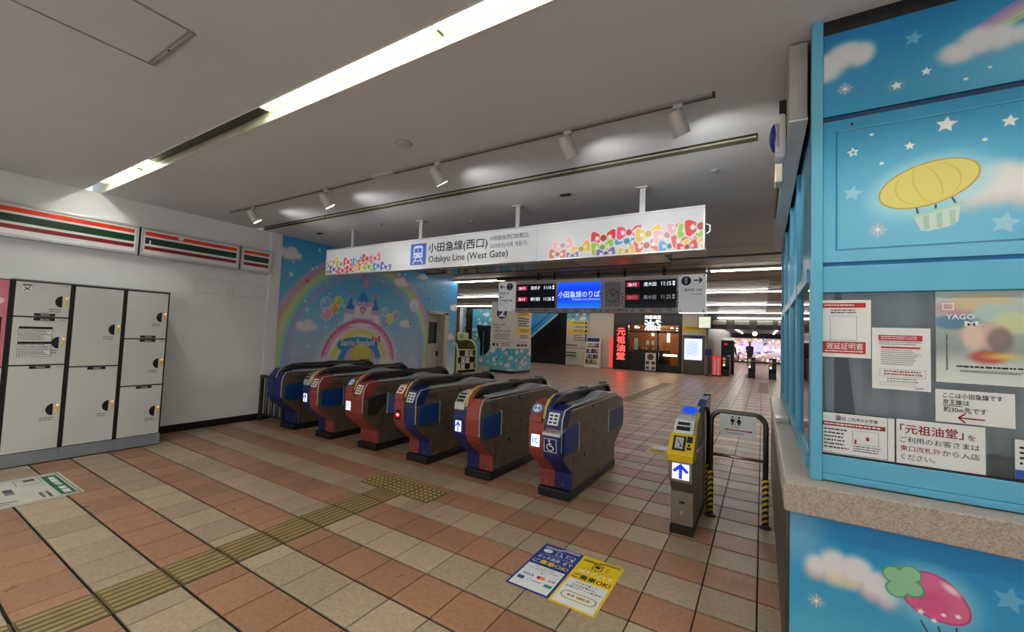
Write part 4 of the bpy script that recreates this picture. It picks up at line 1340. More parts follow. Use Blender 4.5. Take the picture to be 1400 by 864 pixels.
def glass(name, tint=(248, 251, 251)):
    m = bpy.data.materials.new(name)
    m.use_nodes = True
    nt = m.node_tree
    nt.nodes.remove(nt.nodes['Principled BSDF'])
    tr = nt.nodes.new('ShaderNodeBsdfTransparent')
    gl = nt.nodes.new('ShaderNodeBsdfGlossy')
    gl.inputs['Roughness'].default_value = .03
    fr_ = nt.nodes.new('ShaderNodeFresnel')
    fr_.inputs['IOR'].default_value = 1.45
    n = nt.nodes.new('ShaderNodeTexNoise')
    n.inputs['Scale'].default_value = 2
    r = nt.nodes.new('ShaderNodeValToRGB')
    r.color_ramp.elements[0].color = L4(tuple(k-4 for k in tint))
    r.color_ramp.elements[1].color = L4(tint)
    nt.links.new(n.outputs['Fac'], r.inputs['Fac'])
    nt.links.new(r.outputs['Color'], tr.inputs['Color'])
    mx = nt.nodes.new('ShaderNodeMixShader')
    nt.links.new(fr_.outputs[0], mx.inputs[0])
    nt.links.new(tr.outputs[0], mx.inputs[1])
    nt.links.new(gl.outputs[0], mx.inputs[2])
    nt.links.new(mx.outputs[0], nt.nodes['Material Output'].inputs['Surface'])
    return m
M_GLASS = glass('window_glass')

B0, BX0, BX1, BYF, BYB = 2.40, .195, 2.4, 2.40, 5.92
booth = thing('ticket_office', (1.2, 4.0, 0), 'sky blue ticket office booth with granite counter and printed panels', 'booth')
bx('base', M_BLUE, booth, .115, BX1, 2.31, BYB-.05, .04, .79)
bx('base_side', mat('side_cladding', (96, 90, 84), .35, .5, var=.2, scale=7), booth, .100, .116, 2.33, BYB-.05, .05, .79)
bx('toe_kick', M_BLACK, booth, .105, BX1, 2.33, BYB-.05, 0, .05)
MB().prism('y', [(.09, .80), (.085, .90), (.095, .92), (BX1, .92), (BX1, .79), (.1, .79)], 2.27, BYB-.03).build('counter', M_GRAN, booth, bevel=.006)
bx('corner_post', M_BLUE, booth, .195, .240, 2.385, 2.43, .92, CZ, .003)
bx('corner_post', M_BLUE_D, booth, .205, .245, 2.43, 2.60, .92, CZ)
bx('sill_rail', M_BLUE, booth, .24, BX1, 2.395, 2.45, .925, .955, .004)
bx('window_rail', M_BLUE, booth, .24, BX1, 2.40, 2.44, .955, 1.038, .004)
bx('sill_line', M_BLACK, booth, .24, BX1, 2.408, 2.43, 1.036, 1.043)
bx('window_pane', M_GLASS, booth, .24, BX1, 2.418, 2.424, 1.043, 1.79)
bx('header_rail', M_BLUE, booth, .24, BX1, 2.395, 2.46, 1.785, 1.905, .003)
bx('header_groove', M_BLUE_D, booth, .24, BX1, 2.405, 2.46, 1.905, 1.925)
bx('panel_core', M_BLUE_D, booth, .24, BX1, 2.415, 2.46, 1.925, CZ)
bx('top_gap', M_BLACK, booth, .24, BX1, 2.406, 2.42, 3.055, CZ)
bx('shutter_rail', M_DARK, booth, .24, BX1, 2.398, 2.42, 3.022, 3.06, .003)
MB().cyl((.275, 2.396, 3.045), (.275, 2.40, 3.045), .006, 8).build('screw', M_BLACK, booth)
bx('panel_groove', mat('groove_blue', (14, 60, 110), .5), booth, .24, BX1, 2.404, 2.42, 2.596, 2.622)
MB().cyl((.348, 2.388, 2.566), (.348, 2.40, 2.566), .005, 8).build('panel_stud', M_DARK, booth)

fr = Frame((0, 2.40, 0), *FRONT)
# upper printed panel
a = Art(.242, 1.0, 2.622, 3.022, .0023)
a.vgrad([(2.62, (44, 150, 204)), (3.02, (24, 128, 190))])
a.ell(.95, 2.72, .3, .18, (110, 190, 226), w=.3, al=.7)
for k, c in enumerate(((190, 130, 190), (220, 150, 190), (236, 176, 170), (236, 214, 150), (196, 220, 160))):
    a.ring(1.02, 2.58, .405-.016*k-.016, .405-.016*k, c, w=.016, al=.8, a0=.8, a1=2.34)
a.cloud([(.27, 2.885, .09, .045), (.33, 2.915, .07, .05), (.38, 2.90, .05, .05), (.25, 2.845, .06, .04)], (218, 220, 226), w=.05, al=.97, under=((224, 206, 190), (-.01, -.015)))
a.cloud([(.70, 2.80, .055, .04), (.76, 2.83, .06, .05), (.82, 2.825, .05, .045), (.87, 2.82, .03, .03)], (222, 224, 232), w=.05, al=.97, under=((226, 208, 220), (0, -.015)))
a.star(.56, 2.905, .033, (110, 184, 222), .2, .9)
a.star(.60, 2.742, .019, rot=.1)
a.star(.503, 2.706, .02, rot=-.1)
a.ell(.503, 2.706, .03, .03, (230, 200, 160), w=.03, al=.25)
a.star(.503, 2.706, .019, rot=-.1)
a.sparkle(.322, 2.742, .028)
a.ell(.72, 2.672, .0075, .006, (246, 246, 240))
a.ell(.79, 2.702, .006, .005, (246, 246, 240))
a.build('printed_panel', M_ART, fr, booth, .004)
bx('plain_panel', M_BLUE, booth, 1.0, BX1, 2.395, 2.415, 2.622, 3.022)
# main printed panel with a recessed moulding
a = Art(.242, 1.0, 1.925, 2.596, .0023)
a.vgrad([(1.925, (104, 182, 222)), (2.2, (74, 166, 212)), (2.6, (40, 148, 202))])
a.ell(.60, 2.15, .36, .26, (128, 200, 232), w=.34, al=.7)
a.cloud([(.75, 2.20, .06, .05), (.82, 2.23, .08, .075), (.92, 2.22, .1, .08)], (232, 230, 234), w=.07, al=.95, under=((240, 206, 196), (-.02, -.03)))
a.star(.66, 2.492, .036, rot=.15)
a.star(.842, 2.463, .026, rot=.1)
a.star(.545, 2.423, .019)
a.star(.352, 2.432, .024, (246, 248, 250), -.1, hollow=.006)
a.star(.35, 2.24, .038, (156, 208, 234), .2, .95)
a.star(.823, 2.052, .046, (160, 208, 232), .2, .95)
a.sparkle(.438, 2.062, .03)
for (u, v) in ((.418, 2.502), (.452, 2.362), (.772, 2.402)):
    a.ell(u, v, .008, .0065, (246, 246, 240))
# plain hot air balloon over a striped basket
a.ell(.60, 2.235, .20, .125, (170, 220, 238), rot=.32, w=.07, al=.8)
for q in ((.565, 2.145, .57, 2.12), (.625, 2.15, .625, 2.13), (.675, 2.175, .685, 2.15)):
    a.line(q[:2], q[2:], .006, (50, 44, 50))
a.ell(.60, 2.245, .165, .092, (196, 150, 50), rot=.32)
a.ell(.60, 2.245, .160, .087, (226, 214, 124), rot=.32)
for q in (.66, .26):
    a.ell(.60, 2.245, .160*q, .087, (206, 186, 92), rot=.32)
    a.ell(.60, 2.245, .160*q-.004, .0872, (226, 214, 124), rot=.32)
a.poly([(.555, 2.105), (.70, 2.145), (.692, 2.072), (.665, 2.055), (.60, 2.04), (.578, 2.045)], (206, 222, 216))
for k in range(3):
    u = .585+k*.04
    a.poly([(u, 2.105+k*.008), (u+.018, 2.11+k*.008), (u+.020, 2.048+k*.006), (u+.004, 2.045+k*.006)], (168, 206, 188))
a.path([(.553, 2.108), (.70, 2.148)], .014, (168, 214, 198))
a.build('printed_panel', M_ART, fr, booth, .004)
bx('plain_panel', M_BLUE, booth, 1.0, BX1, 2.395, 2.415, 1.925, 2.596)
for q in ((.289, .293, 1.983, 2.543), (.293, 1.0, 2.539, 2.543), (.293, 1.0, 1.983, 1.987)):
    bx('moulding', M_BLUE_D if q[0] < .29 else M_BLUE, booth, q[0], q[1], 2.392, 2.397, q[2], q[3])
# lower printed panel under the counter
fr2 = Frame((0, 2.305, 0), *FRONT)
a = Art(.116, 1.0, .05, .786, .0026)
a.vgrad([(.05, (120, 200, 226)), (.4, (66, 168, 210)), (.786, (22, 136, 204))])
a.ell(.13, .70, .10, .12, (140, 190, 224), w=.16, al=.7)
a.cloud([(.215, .582, .04, .04), (.275, .60, .055, .06), (.345, .60, .06, .055), (.41, .565, .05, .05), (.45, .55, .04, .05)], (236, 234, 238), w=.045, al=.97, under=((244, 190, 196), (-.008, -.03)))
a.ell(.30, .535, .05, .025, (240, 232, 180), w=.05, al=.6)
a.ell(.58, .565, .135, .115, (130, 200, 230), rot=-.45, w=.08, al=.8)
pts = []
for k in range(28):
    t_ = 2*math.pi*k/28
    x, y = .108*math.cos(t_), .083*math.sin(t_)*(1-.18*math.cos(t_))
    c, s_ = math.cos(-.55), math.sin(-.55)
    pts.append((.588+x*c-y*s_, .565+x*s_+y*c))
a.poly(pts, (196, 66, 120))
a.put(a.edge(a.d_poly(pts)+.006), (224, 108, 156))
a.ell(.575, .545, .055, .045, (214, 84, 140), w=.05, al=.7)
a.ell(.63, .615, .028, .012, (250, 214, 226), rot=-.6, w=.015)
for (u, v) in ((.465, .618), (.515, .635), (.475, .565), (.522, .582)):
    a.ell(u, v, .036, .034, (92, 158, 118))
for (u, v) in ((.465, .618), (.515, .635), (.475, .565), (.522, .582), (.493, .60)):
    a.ell(u, v, .030, .028, (150, 204, 164))
for (u, v, r) in ((.545, .502, .013), (.583, .482, .011), (.65, .52, .011)):
    a.star(u, v, r, rot=.2)
a.ell(.61, .512, .007, .006, (250, 246, 246))
for q in ((.545, .468, .57, .42), (.595, .462, .605, .42), (.645, .475, .648, .43)):
    a.line(q[:2], q[2:], .005, (60, 40, 56))
a.poly([(.55, .42), (.67, .43), (.655, .33), (.575, .32)], (206, 222, 216))
a.star(.785, .63, .048, (110, 186, 222), .15, .9)
a.star(.90, .45, .02)
a.sparkle(.212, .425, .028)
a.build('printed_panel', M_ART, fr2, booth, .006)
# side of the booth: header, posts, panes
bx('side_header', mat('header_grey', (176, 172, 164), .5, var=.08), booth, .110, .188, 2.50, BYB, 2.692, CZ-.012, .004)
bx('side_fascia', M_WHITE, booth, .108, .190, 2.505, BYB+.02, 2.682, 2.694)
bx('side_rail', M_BLUE, booth, .195, .235, 2.60, BYB, .92, 1.0)
bx('side_rail', M_BLUE, booth, .195, .235, 2.60, BYB, 1.86, 1.93)
bx('side_panel', M_BLUE, booth, .215, .235, 2.60, BYB, 1.93, CZ)
for y in (3.35, 4.12, 5.0, 5.86):
    bx('side_post', M_BLUE, booth, .192, .238, y-.03, y+.03, .92, 2.684, .004)
for i, (y0, y1) in enumerate(((2.6, 3.32), (3.38, 4.09), (4.15, 4.97), (5.03, 5.83))):
    bx('side_pane', M_GLASS, booth, .214, .219, y0, y1, 1.0, 1.86)
bx('pass_tray', M_STEEL, booth, .10, .19, 3.95, 4.10, .92, .955, .004)
bx('back_wall', M_WALL, booth, .24, BX1, BYB-.06, BYB, .8, CZ)
bx('inner_wall', mat('booth_inside', (36, 38, 40), .7), booth, .30, BX1, 3.4, 3.44, .8, CZ)
bx('fill_panel', glow('curtain_fill_glow', (255, 253, 244), 9.0), booth, .5, 2.2, 2.72, 2.86, 2.9, 2.95)  # added glowing panel, out of view, to brighten the curtains
# siren lamp and boxes on the header's outer face
t = thing('wall_siren', (.08, 2.80, 2.70), 'white alarm siren with blue dome on the booth header', 'siren')
bx('body', M_WHITE, t, .055, .108, 2.74, 2.86, 2.60, 2.86, .02)
MB().ball((.055, 2.80, 2.74), .03, .05, .085, 12, 8).build('blue_dome', mat('dome_blue', (20, 50, 150), .2), t, smooth=True)
Print(Frame((0, 2.74, 0), *FRONT), .002).text('FANN', .06, 2.66, .075, 2.80).build('lettering', M_INK, t)
bx('arm', M_DARK, t, .075, .11, 2.78, 2.84, 2.86, 2.95)
t = thing('junction_box', (.08, 3.3, 2.55), 'small cream junction box with conduit on the booth header', 'box')
bx('box', mat('cream_box', (214, 206, 190), .5), t, .065, .108, 3.22, 3.36, 2.62, 2.78, .006)
MB().tube([(.09, 3.36, 2.70), (.09, 4.4, 2.70)], .012, 8).build('conduit', mat('conduit_brown', (110, 92, 72), .5), t)

# curtains inside the window
M_CURT = mat('curtain_grey', (214, 218, 220), .85, var=.05, scale=3)
_nt = M_CURT.node_tree
_b = _nt.nodes['Principled BSDF']
_tl = _nt.nodes.new('ShaderNodeBsdfTranslucent')
_tl.inputs['Color'].default_value = L4((214, 218, 220))
_mx = _nt.nodes.new('ShaderNodeMixShader')
_mx.inputs[0].default_value = .45
_nt.links.new(_b.outputs[0], _mx.inputs[1])
_nt.links.new(_tl.outputs[0], _mx.inputs[2])
_nt.links.new(_mx.outputs[0], _nt.nodes['Material Output'].inputs['Surface'])
def curtain(x0, x1, lean, label):
    t = thing('curtain', ((x0+x1)/2, 2.56, 1.0), label, 'curtain')
    n = 90
    v, f = [], []
    for j, z in enumerate((.95, 1.25, 1.55, 1.86)):
        k = (1.86-z)/.91
        for i in range(n+1):
            x = x0+(x1-x0)*i/n
            x = x+lean*k*(1-i/n)
            v.append((x, 2.50+.018*math.sin(x*62)+.010*math.sin(x*23+z), z))
    for j in range(3):
        for i in range(n):
            a_ = j*(n+1)+i
            f.append((a_, a_+1, a_+n+2, a_+n+1))
    o = MB().add(v, f).build('cloth', M_CURT, t, smooth=True)
    md = o.modifiers.new('thick', 'SOLIDIFY')
    md.thickness = .003
    bx('curtain_rail', M_ALU, t, x0, x1, 2.47, 2.51, 1.86, 1.88)
    return t
curtain(.25, .296, .02, 'narrow grey curtain edge left of the dark gap in the office window')
curtain(.318, 1.6, .075, 'wide grey curtain hanging behind the posters in the office window')

# ------------------------------------------------------------------ notices on the office window
PY = 2.417
def notice(name, x0, x1, z0, z1, label, m=None, cat='notice'):
    t = thing(name, ((x0+x1)/2, PY, z0), label, cat)
    bx('sheet', m or M_PAPER, t, x0, x1, PY-.0015, PY, z0, z1)
    return t, Frame((x0, PY-.0015, z0), *FRONT)
t, f_ = notice('window_notice', .243, .417, 1.487, 1.75, 'red bordered delay certificate notice in the office window')
for q in ((.0, .018, .156, .072), (.0, .228, .156, .250)):
    Print(f_, .0008).rect(*q).build('red_band', M_RED, t)
p = Print(f_, .0016)
p.text('遅延証明書', .014, .036, .146, .066).lines(.008, .022, .15, .033, 1, .5, 1).lines(.006, .234, .15, .245, 1, .5, 2)
p.build('white_lettering', M_WHITE, t)
p = Print(f_, .0008)
p.lines(.03, .20, .125, .222, 2, .5, 4)
p.build('lettering', M_INK, t)
Print(f_, .0008).frame(.028, .078, .125, .19, .0015).build('empty_box', M_GREYINK, t)
t, f_ = notice('window_notice', .42, .610, 1.358, 1.626, 'white A4 notice with two red bars, centre of the office window')
for q in ((.022, .212, .165, .236), (.03, .178, .158, .186)):
    Print(f_, .0008).rect(*q).build('red_bar', M_RED, t)
p = Print(f_, .0008)
p.lines(.024, .192, .165, .21, 2, .45, 1).lines(.03, .105, .165, .175, 8, .4, 2).frame(.026, .055, .175, .088, .001).lines(.05, .03, .165, .052, 2, .4, 5).frame(.026, .018, .14, .028, .001).lines(.14, .006, .175, .016, 2, .5, 6)
p.build('lettering', M_GREYINK, t)
Print(f_, .0012).lines(.04, .06, .165, .084, 2, .5, 9, .1).build('red_lettering', M_RED, t)
Print(f_, .0016).lines(.03, .216, .155, .233, 2, .45, 12, .1).build('white_lettering', M_WHITE, t)
# large pale poster
t, f_ = notice('window_poster', .626, 1.10, 1.404, 1.783, 'large pale illustrated poster at the right of the office window', cat='poster')
a = Art(0, .474, 0, .379, .004).vgrad([(0, (222, 228, 224)), (.07, (206, 214, 210)), (.14, (150, 160, 160)), (.379, (190, 208, 204))])
for (u, v, x, y, c) in ((.06, .31, .06, .03, (196, 140, 158)), (.06, .25, .07, .03, (70, 120, 160)), (.13, .33, .09, .035, (214, 196, 150)), (.17, .29, .06, .04, (170, 206, 200)), (.22, .25, .055, .045, (206, 214, 160)), (.14, .20, .07, .05, (222, 170, 160)), (.11, .19, .03, .06, (226, 206, 190)), (.185, .18, .035, .05, (120, 110, 110)), (.15, .11, .05, .025, (190, 60, 50)), (.19, .115, .045, .012, (230, 206, 90)), (.33, .2, .08, .1, (196, 186, 200)), (.40, .3, .05, .05, (210, 170, 150))):
    a.ell(u, v, x, y, c, w=.02, al=.8)
a.build('picture', M_ART, f_, t, .0008)
p = Print(f_, .0018)
p.text('YAGO', .03, .262, .115, .284, .02).text('M', .085, .235, .125, .255, .03).frame(.02, .30, .055, .33, .004)
p.build('white_lettering', M_WHITE, t)
p = Print(f_, .0018)
p.lines(.06, .062, .26, .075, 1, .6, 2, .05).lines(.07, .045, .25, .056, 2, .5, 3, .1).lines(.03, .05, .036, .20, 16, .6, 4)
p.build('lettering', M_INK, t)
t, f_ = notice('window_notice', .623, .848, 1.240, 1.374, 'white sign with red left arrow in the office window')
p = Print(f_, .0008)
p.text('ここは小田急線です', .022, .10, .192, .122, .012).text('京王線', .022, .072, .078, .095, .012).text('は', .082, .073, .10, .093, .012).text('約30m先です', .024, .042, .148, .066, .012)
p.build('lettering', M_INK, t)
p = Print(f_, .0008)
p.rect(.022, .067, .08, .0695).arrow(.105, .022, .075, .0055, .02, math.pi)
p.build('red_arrow', mat('deep_red', (150, 24, 30), .5), t)
t, f_ = notice('window_notice', .244, .494, 1.046, 1.23, 'white notice with small map at lower left of the office window')
p = Print(f_, .0008)
p.text('油', .045, .152, .066, .178, .02).text('そば', .068, .153, .084, .172, .02).text('ご利用のお客様', .092, .154, .195, .17, .008)
p.frame(-.0005, .004, .228, .188, .0015).frame(.108, .055, .198, .115, .001).lines(.005, .02, .095, .118, 6, .4, 3).lines(.11, .02, .21, .05, 3, .4, 4)
p.build('lettering', M_INK, t)
Print(f_, .0008).rect(.0, .126, .22, .144).rect(.115, .055, .122, .075).rect(.155, .075, .166, .09).build('red_band', mat('deep_red', (150, 24, 30), .5), t)
Print(f_, .0016).lines(.006, .129, .21, .141, 1, .6, 7, .05).build('white_lettering', M_WHITE, t)
t, f_ = notice('window_notice', .500, .766, 1.046, 1.233, 'large hand set white notice with red heading, lower middle of window')
p = Print(f_, .0008)
p.text('「元祖油堂」', .012, .128, .205, .168, .015).text('東口改札外', .012, .055, .138, .078, .004)
p.build('red_lettering', mat('deep_red', (150, 24, 30), .5), t)
p = Print(f_, .0008)
p.text('を', .215, .128, .24, .15).text('ご利用のお客さまは', .012, .09, .25, .115).text('から入店', .142, .053, .25, .078).text('ください。', .014, .018, .12, .042)
p.build('lettering', M_INK, t)
t, f_ = notice('window_notice', .845, .95, 1.05, 1.20, 'small white and blue card at the right frame edge')
Print(f_, .0008).rect(0, 0, .105, .035).build('blue_band', mat('card_blue', (40, 90, 180), .5), t)
Print(f_, .0008).lines(.012, .05, .09, .13, 4, .5, 3).build('lettering', M_INK, t)
# ------------------------------------------------------------------ concourse beyond the gates
KZ = 2.95
conc = struct(MB().box(-14, 4, 7.5, 22, KZ, KZ+.3).box(-14, -7.39, 7.3, 7.51, 0, 3.2).build('ceiling_concourse', M_CEIL2), 'brown board ceiling of the concourse')
struct(bx('trim_2', mat('dark_reveal', (40, 38, 36), .5), None, -7.05, 4, 7.49, 7.505, KZ-.012, KZ+.02), 'dark shadow line where the two ceilings meet')
struct(bx('wall_concourse_left', mat('concourse_dark_wall', (92, 88, 84), .5, var=.1), None, -14, -13.9, 7.5, 22, 0, KZ), 'dark wall at the far left of the concourse')
# board joints
for k in range(22):
    y = 8.1+k*.62
    bx('joint', mat('joint_brown', (82, 70, 58), .6), conc, -13.9, 3.9, y-.006, y+.006, KZ-.004, KZ)
mp = thing('mirror_ceiling_panel', (-1.2, 15.5, KZ), 'shiny metal ceiling field over the concourse', 'panel')
M_MIRR = mat('satin_metal_ceiling', (120, 112, 106), .38, .85, var=.2, scale=.8)
for k in range(6):
    y0 = 10.35+k*1.62
    xl = -9.5
    bx('metal_board', M_MIRR, mp, xl, .12, y0, y0+1.59, KZ-.02, KZ-.004)
names = ['nearest', 'second', 'third', 'fourth', 'farthest']
for k, (y, spans) in enumerate(((8.62, ((-13.8, -5.45), (-.86, 3.8))), (12.25, ((-13.8, 3.8),)), (16.25, ((-13.8, 3.8),)), (20.4, ((-13.8, 3.8),)))):
    for i, (a_, b_) in enumerate(spans):
        side = '' if len(spans) == 1 else (' left of the departure board' if i == 0 else ' right of the departure board')
        t = thing('ceiling_strip_light', ((a_+b_)/2, y, KZ), names[k]+' fluorescent ceiling strip of the concourse'+side, 'ceiling light', 'concourse strip lights')
        bx('tray', M_WHITE, t, a_, b_, y-.05, y+.05, KZ-.045, KZ-.02)
        bx('tube', G_STRIP, t, a_+.02, b_-.02, y-.014, y+.014, KZ-.066, KZ-.045)
h = thing('ceiling_hatch', (-.55, 8.05, KZ), 'small ceiling access panel right of the departure board', 'hatch')
Print(Frame((0, 0, KZ-.001), (1, 0, 0), (0, -1, 0)), .003).frame(-.80, -8.3, -.25, -7.95, .012).build('outline', mat('joint_brown', (82, 70, 58)), h)
bx('end_slot', M_DARK, h, -.27, -.235, 7.95, 8.3, KZ-.008, KZ)

# departure board
Y0 = 8.1
t = thing('departure_board', (-3.08, Y0, 2.07), 'hanging departure board with three screens and a clock', 'departure board')
M_BOARD = mat('board_silver', (214, 216, 218), .4, .1, var=.04)
bx('frame', M_BOARD, t, -4.845, -1.335, Y0, Y0+.18, 2.07, 2.775, .004)
fr = Frame((0, Y0, 0), *FRONT)
for (x, y) in ((-4.3, 0), (-2.9, 0), (-2.35, 0), (-1.6, 0), (-3.9, 0)):
    bx('hanger', M_DARK, t, x-.03, x+.03, Y0+.05, Y0+.12, 2.775, KZ)
bx('support_rail', M_DARK, t, -5.42, -.88, Y0+.05, Y0+.13, 2.83, 2.90)
bx('support_rail', M_BLACK, t, -5.42, -.88, Y0+.25, Y0+.31, 2.85, 2.91)
G_LED = glow('led_white', (214, 226, 235), 1.0)
G_LEDD = glow('led_dim', (130, 136, 140), .7)
M_SCR = mat('screen_black', (10, 11, 18), .2, var=.1)
M_SCRL = mat('screen_night', (26, 30, 48), .2, var=.1)
G_RTAG = glow('led_red_tag', (150, 20, 44), .6)
def screen(x0, x1, z0, z1, rows, m):
    o = plate(fr, 'screen', m, t, x0, x1, z0, z1, 0, .006)
    w = x1-x0
    for i, (a_, b_, c_, bright) in enumerate(rows):
        zz = z1-.035-.25*i
        Print(fr, .008).rect(x0+.02, zz-.10, x0+.29*w, zz).build('service_tag', G_RTAG, o)
        p = Print(fr, .0095)
        p.text(a_, x0+.06*w, zz-.085, x0+.24*w, zz-.02).text(b_, x0+.38*w, zz-.09, x0+.62*w, zz-.01).text(c_, x0+.72*w, zz-.085, x0+.90*w, zz-.01)
        p.rect(x0+.93*w, zz-.04, x0+.97*w, zz-.005).rect(x0+.93*w, zz-.085, x0+.97*w, zz-.055)
        p.build('lettering', G_LED if bright else G_LEDD, o)
screen(-4.812, -3.838, 2.16, 2.695, (('急行', '我孫子', '11:16', 1), ('急行', '新宿', '11:26', 1)), M_SCRL)
screen(-2.325, -1.367, 2.158, 2.704, (('急行', '唐木田', '11:15', 1), ('急行', '唐木田', '11:25', 0)), M_SCR)
a = Art(-3.78, -2.82, 2.165, 2.707, .02).vgrad([(2.165, (20, 90, 240)), (2.3, (10, 60, 200)), (2.5, (8, 40, 170)), (2.71, (16, 70, 230))])
o = a.build('blue_screen', art_mat('lit_screen', .2, 1.2), fr, t, .006)
p = Print(fr, .008)
p.text('小田急線のりば', -3.765, 2.38, -2.835, 2.52, .008).text('Odakyu Line Entrance', -3.44, 2.315, -2.835, 2.365)
p.build('lettering', glow('led_pale', (190, 206, 225), .8), o)
ck = plate(fr, 'clock_panel', mat('clock_grey', (176, 178, 178), .4), t, -2.735, -2.41, 2.185, 2.68, 0, .006)
p = Print(fr, .008)
cx, cz = -2.572, 2.41
for k in range(12):
    a_ = k*math.pi/6
    p.line((cx+.115*math.sin(a_), cz+.115*math.cos(a_)), (cx+.145*math.sin(a_), cz+.145*math.cos(a_)), .02)
p.line((cx, cz), (cx-.05, cz+.085), .016).line((cx-.03, cz-.02), (cx+.10, cz+.065), .012)
p.build('clock_hands', M_INK, ck)
a = Art(-4.84, -1.34, 2.072, 2.152, .012).fill((190, 192, 194))
rn = random.Random(5)
for k in range(64):
    a.bow(-4.8+k*.054, 2.112+rn.uniform(-.018, .02), .035, rn.choice([(170, 50, 50), (60, 60, 70), (206, 190, 110), (220, 220, 215), (90, 130, 70), (60, 80, 120), (180, 80, 70)]), rn.uniform(-.4, .4))
a.build('bow_strip', M_ART, fr, t, .002)
for x in (-4.83, -3.81, -2.80, -2.37, -1.352):
    p = Print(fr, .003)
    for k in range(5):
        p.disc(x+rn.uniform(-.012, .012), 2.2+k*.06, .018, 8)
    p.build('bow_strip', rn.choice([M_RED, mat('bow_ochre', (200, 180, 90), .5), mat('bow_green', (90, 130, 70), .5)]), t)
Print(fr, .003).lines(-4.7, 2.725, -3.9, 2.745, 1, .5, 3).lines(-2.2, 2.725, -1.45, 2.745, 1, .5, 4).build('top_marks', M_INK, t)
# platform plates at both ends
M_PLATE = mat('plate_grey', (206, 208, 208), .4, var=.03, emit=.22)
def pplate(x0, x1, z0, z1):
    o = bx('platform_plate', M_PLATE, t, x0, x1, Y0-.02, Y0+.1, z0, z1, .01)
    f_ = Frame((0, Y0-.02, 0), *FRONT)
    p = Print(f_, .002)
    for x in (x0+.03, x1-.03):
        for z in (z0+.03, z1-.03):
            p.disc(x, z, .012, 8)
    p.build('bolts', M_INK, o)
    return o, f_
o, f_ = pplate(-1.325, -.868, 2.075, 2.772)
Print(f_, .002).disc(-1.20, 2.655, .085, 24).build('number_disc', M_NAVY, o)
Print(f_, .004).text('1', -1.222, 2.60, -1.178, 2.71, .03).build('number', M_WHITE, o)
p = Print(f_, .002)
p.arrow(-1.0, 2.66, .14, .022, .055).text('唐木田', -1.23, 2.46, -1.06, 2.515, .008).text('方面', -1.03, 2.465, -.93, 2.505).text('for Karakida', -1.13, 2.395, -.93, 2.425)
p.build('lettering', M_INK, o)
o, f_ = pplate(-5.30, -4.86, 2.10, 2.772)
Print(f_, .002).disc(-4.99, 2.655, .085, 24).build('number_disc', M_NAVY, o)
Print(f_, .004).text('2', -5.03, 2.60, -4.95, 2.71, .03).build('number', M_WHITE, o)
p = Print(f_, .002)
p.arrow(-5.19, 2.655, .12, .022, .05, math.pi).text('新百合ヶ丘', -5.26, 2.475, -5.0, 2.535, .01).text('新宿', -5.26, 2.39, -5.14, 2.445, .01).text('千代田線 方面', -5.26, 2.305, -4.92, 2.36, .01)
p.text('for Shin-Yurigaoka,', -5.26, 2.255, -5.0, 2.28).text('Shinjuku,', -5.26, 2.215, -5.12, 2.24).text('Chiyoda Line', -5.26, 2.17, -5.06, 2.195)
p.build('lettering', M_INK, o)

# square pillar with platform sign and sky print
t = thing('platform_pillar', (-9.12, 15.05, 0), 'square pillar with platform two notice above a sky print', 'pillar')
x0, x1, y0, y1 = -9.745, -8.52, 14.38, 15.66
bx('core', mat('pillar_cream', (214, 210, 200), .5, var=.03), t, x0, x1, y0, y1, 1.0, KZ)
bx('print_core', M_BLUE, t, x0-.02, x1+.02, y0-.02, y1+.02, .10, 1.0)
bx('foot', M_DARK, t, x0, x1, y0, y1, 0, .10)
fr = Frame((0, y0, 0), *FRONT)
Print(fr, .003).disc(-9.22, 2.45, .25, 28).build('number_disc', M_NAVY, t)
Print(fr, .006).text('2', -9.36, 2.30, -9.06, 2.62, .04).build('number', M_WHITE, t)
p = Print(fr, .003)
p.text('新百合ヶ丘 新宿', -9.62, 1.92, -9.0, 2.01, .01).text('千代田線', -9.62, 1.80, -9.3, 1.88, .01).text('小田原 片瀬江ノ島 方面', -9.62, 1.66, -8.78, 1.75, .01).lines(-9.6, 1.34, -8.75, 1.62, 6, .4, 3)
p.rect(-9.66, 1.26, -8.66, 1.272).rect(-9.62, 1.08, -9.5, 1.2).rect(-9.42, 1.08, -9.34, 1.2).lines(-9.2, 1.08, -8.75, 1.22, 3, .5, 5)
p.build('lettering', M_INK, t)
fe = Frame((x1, 0, 0), *EAST)
for q in ((14.42, 2.34, 15.62, 2.56), (14.42, 1.63, 15.62, 1.86)):
    Print(fe, .003).rect(*q).build('yellow_band', M_YEL, t)
p = Print(fe, .006)
p.lines(14.6, 2.38, 15.5, 2.52, 2, .5, 2).lines(14.55, 1.90, 15.5, 2.30, 4, .55, 3).lines(14.7, 1.67, 15.5, 1.82, 2, .5, 4).lines(14.75, 1.42, 15.5, 1.58, 2, .5, 5).lines(14.5, 1.08, 15.55, 1.2, 1, .8, 6).rect(14.45, 1.26, 15.6, 1.27)
p.build('lettering', M_INK, t)
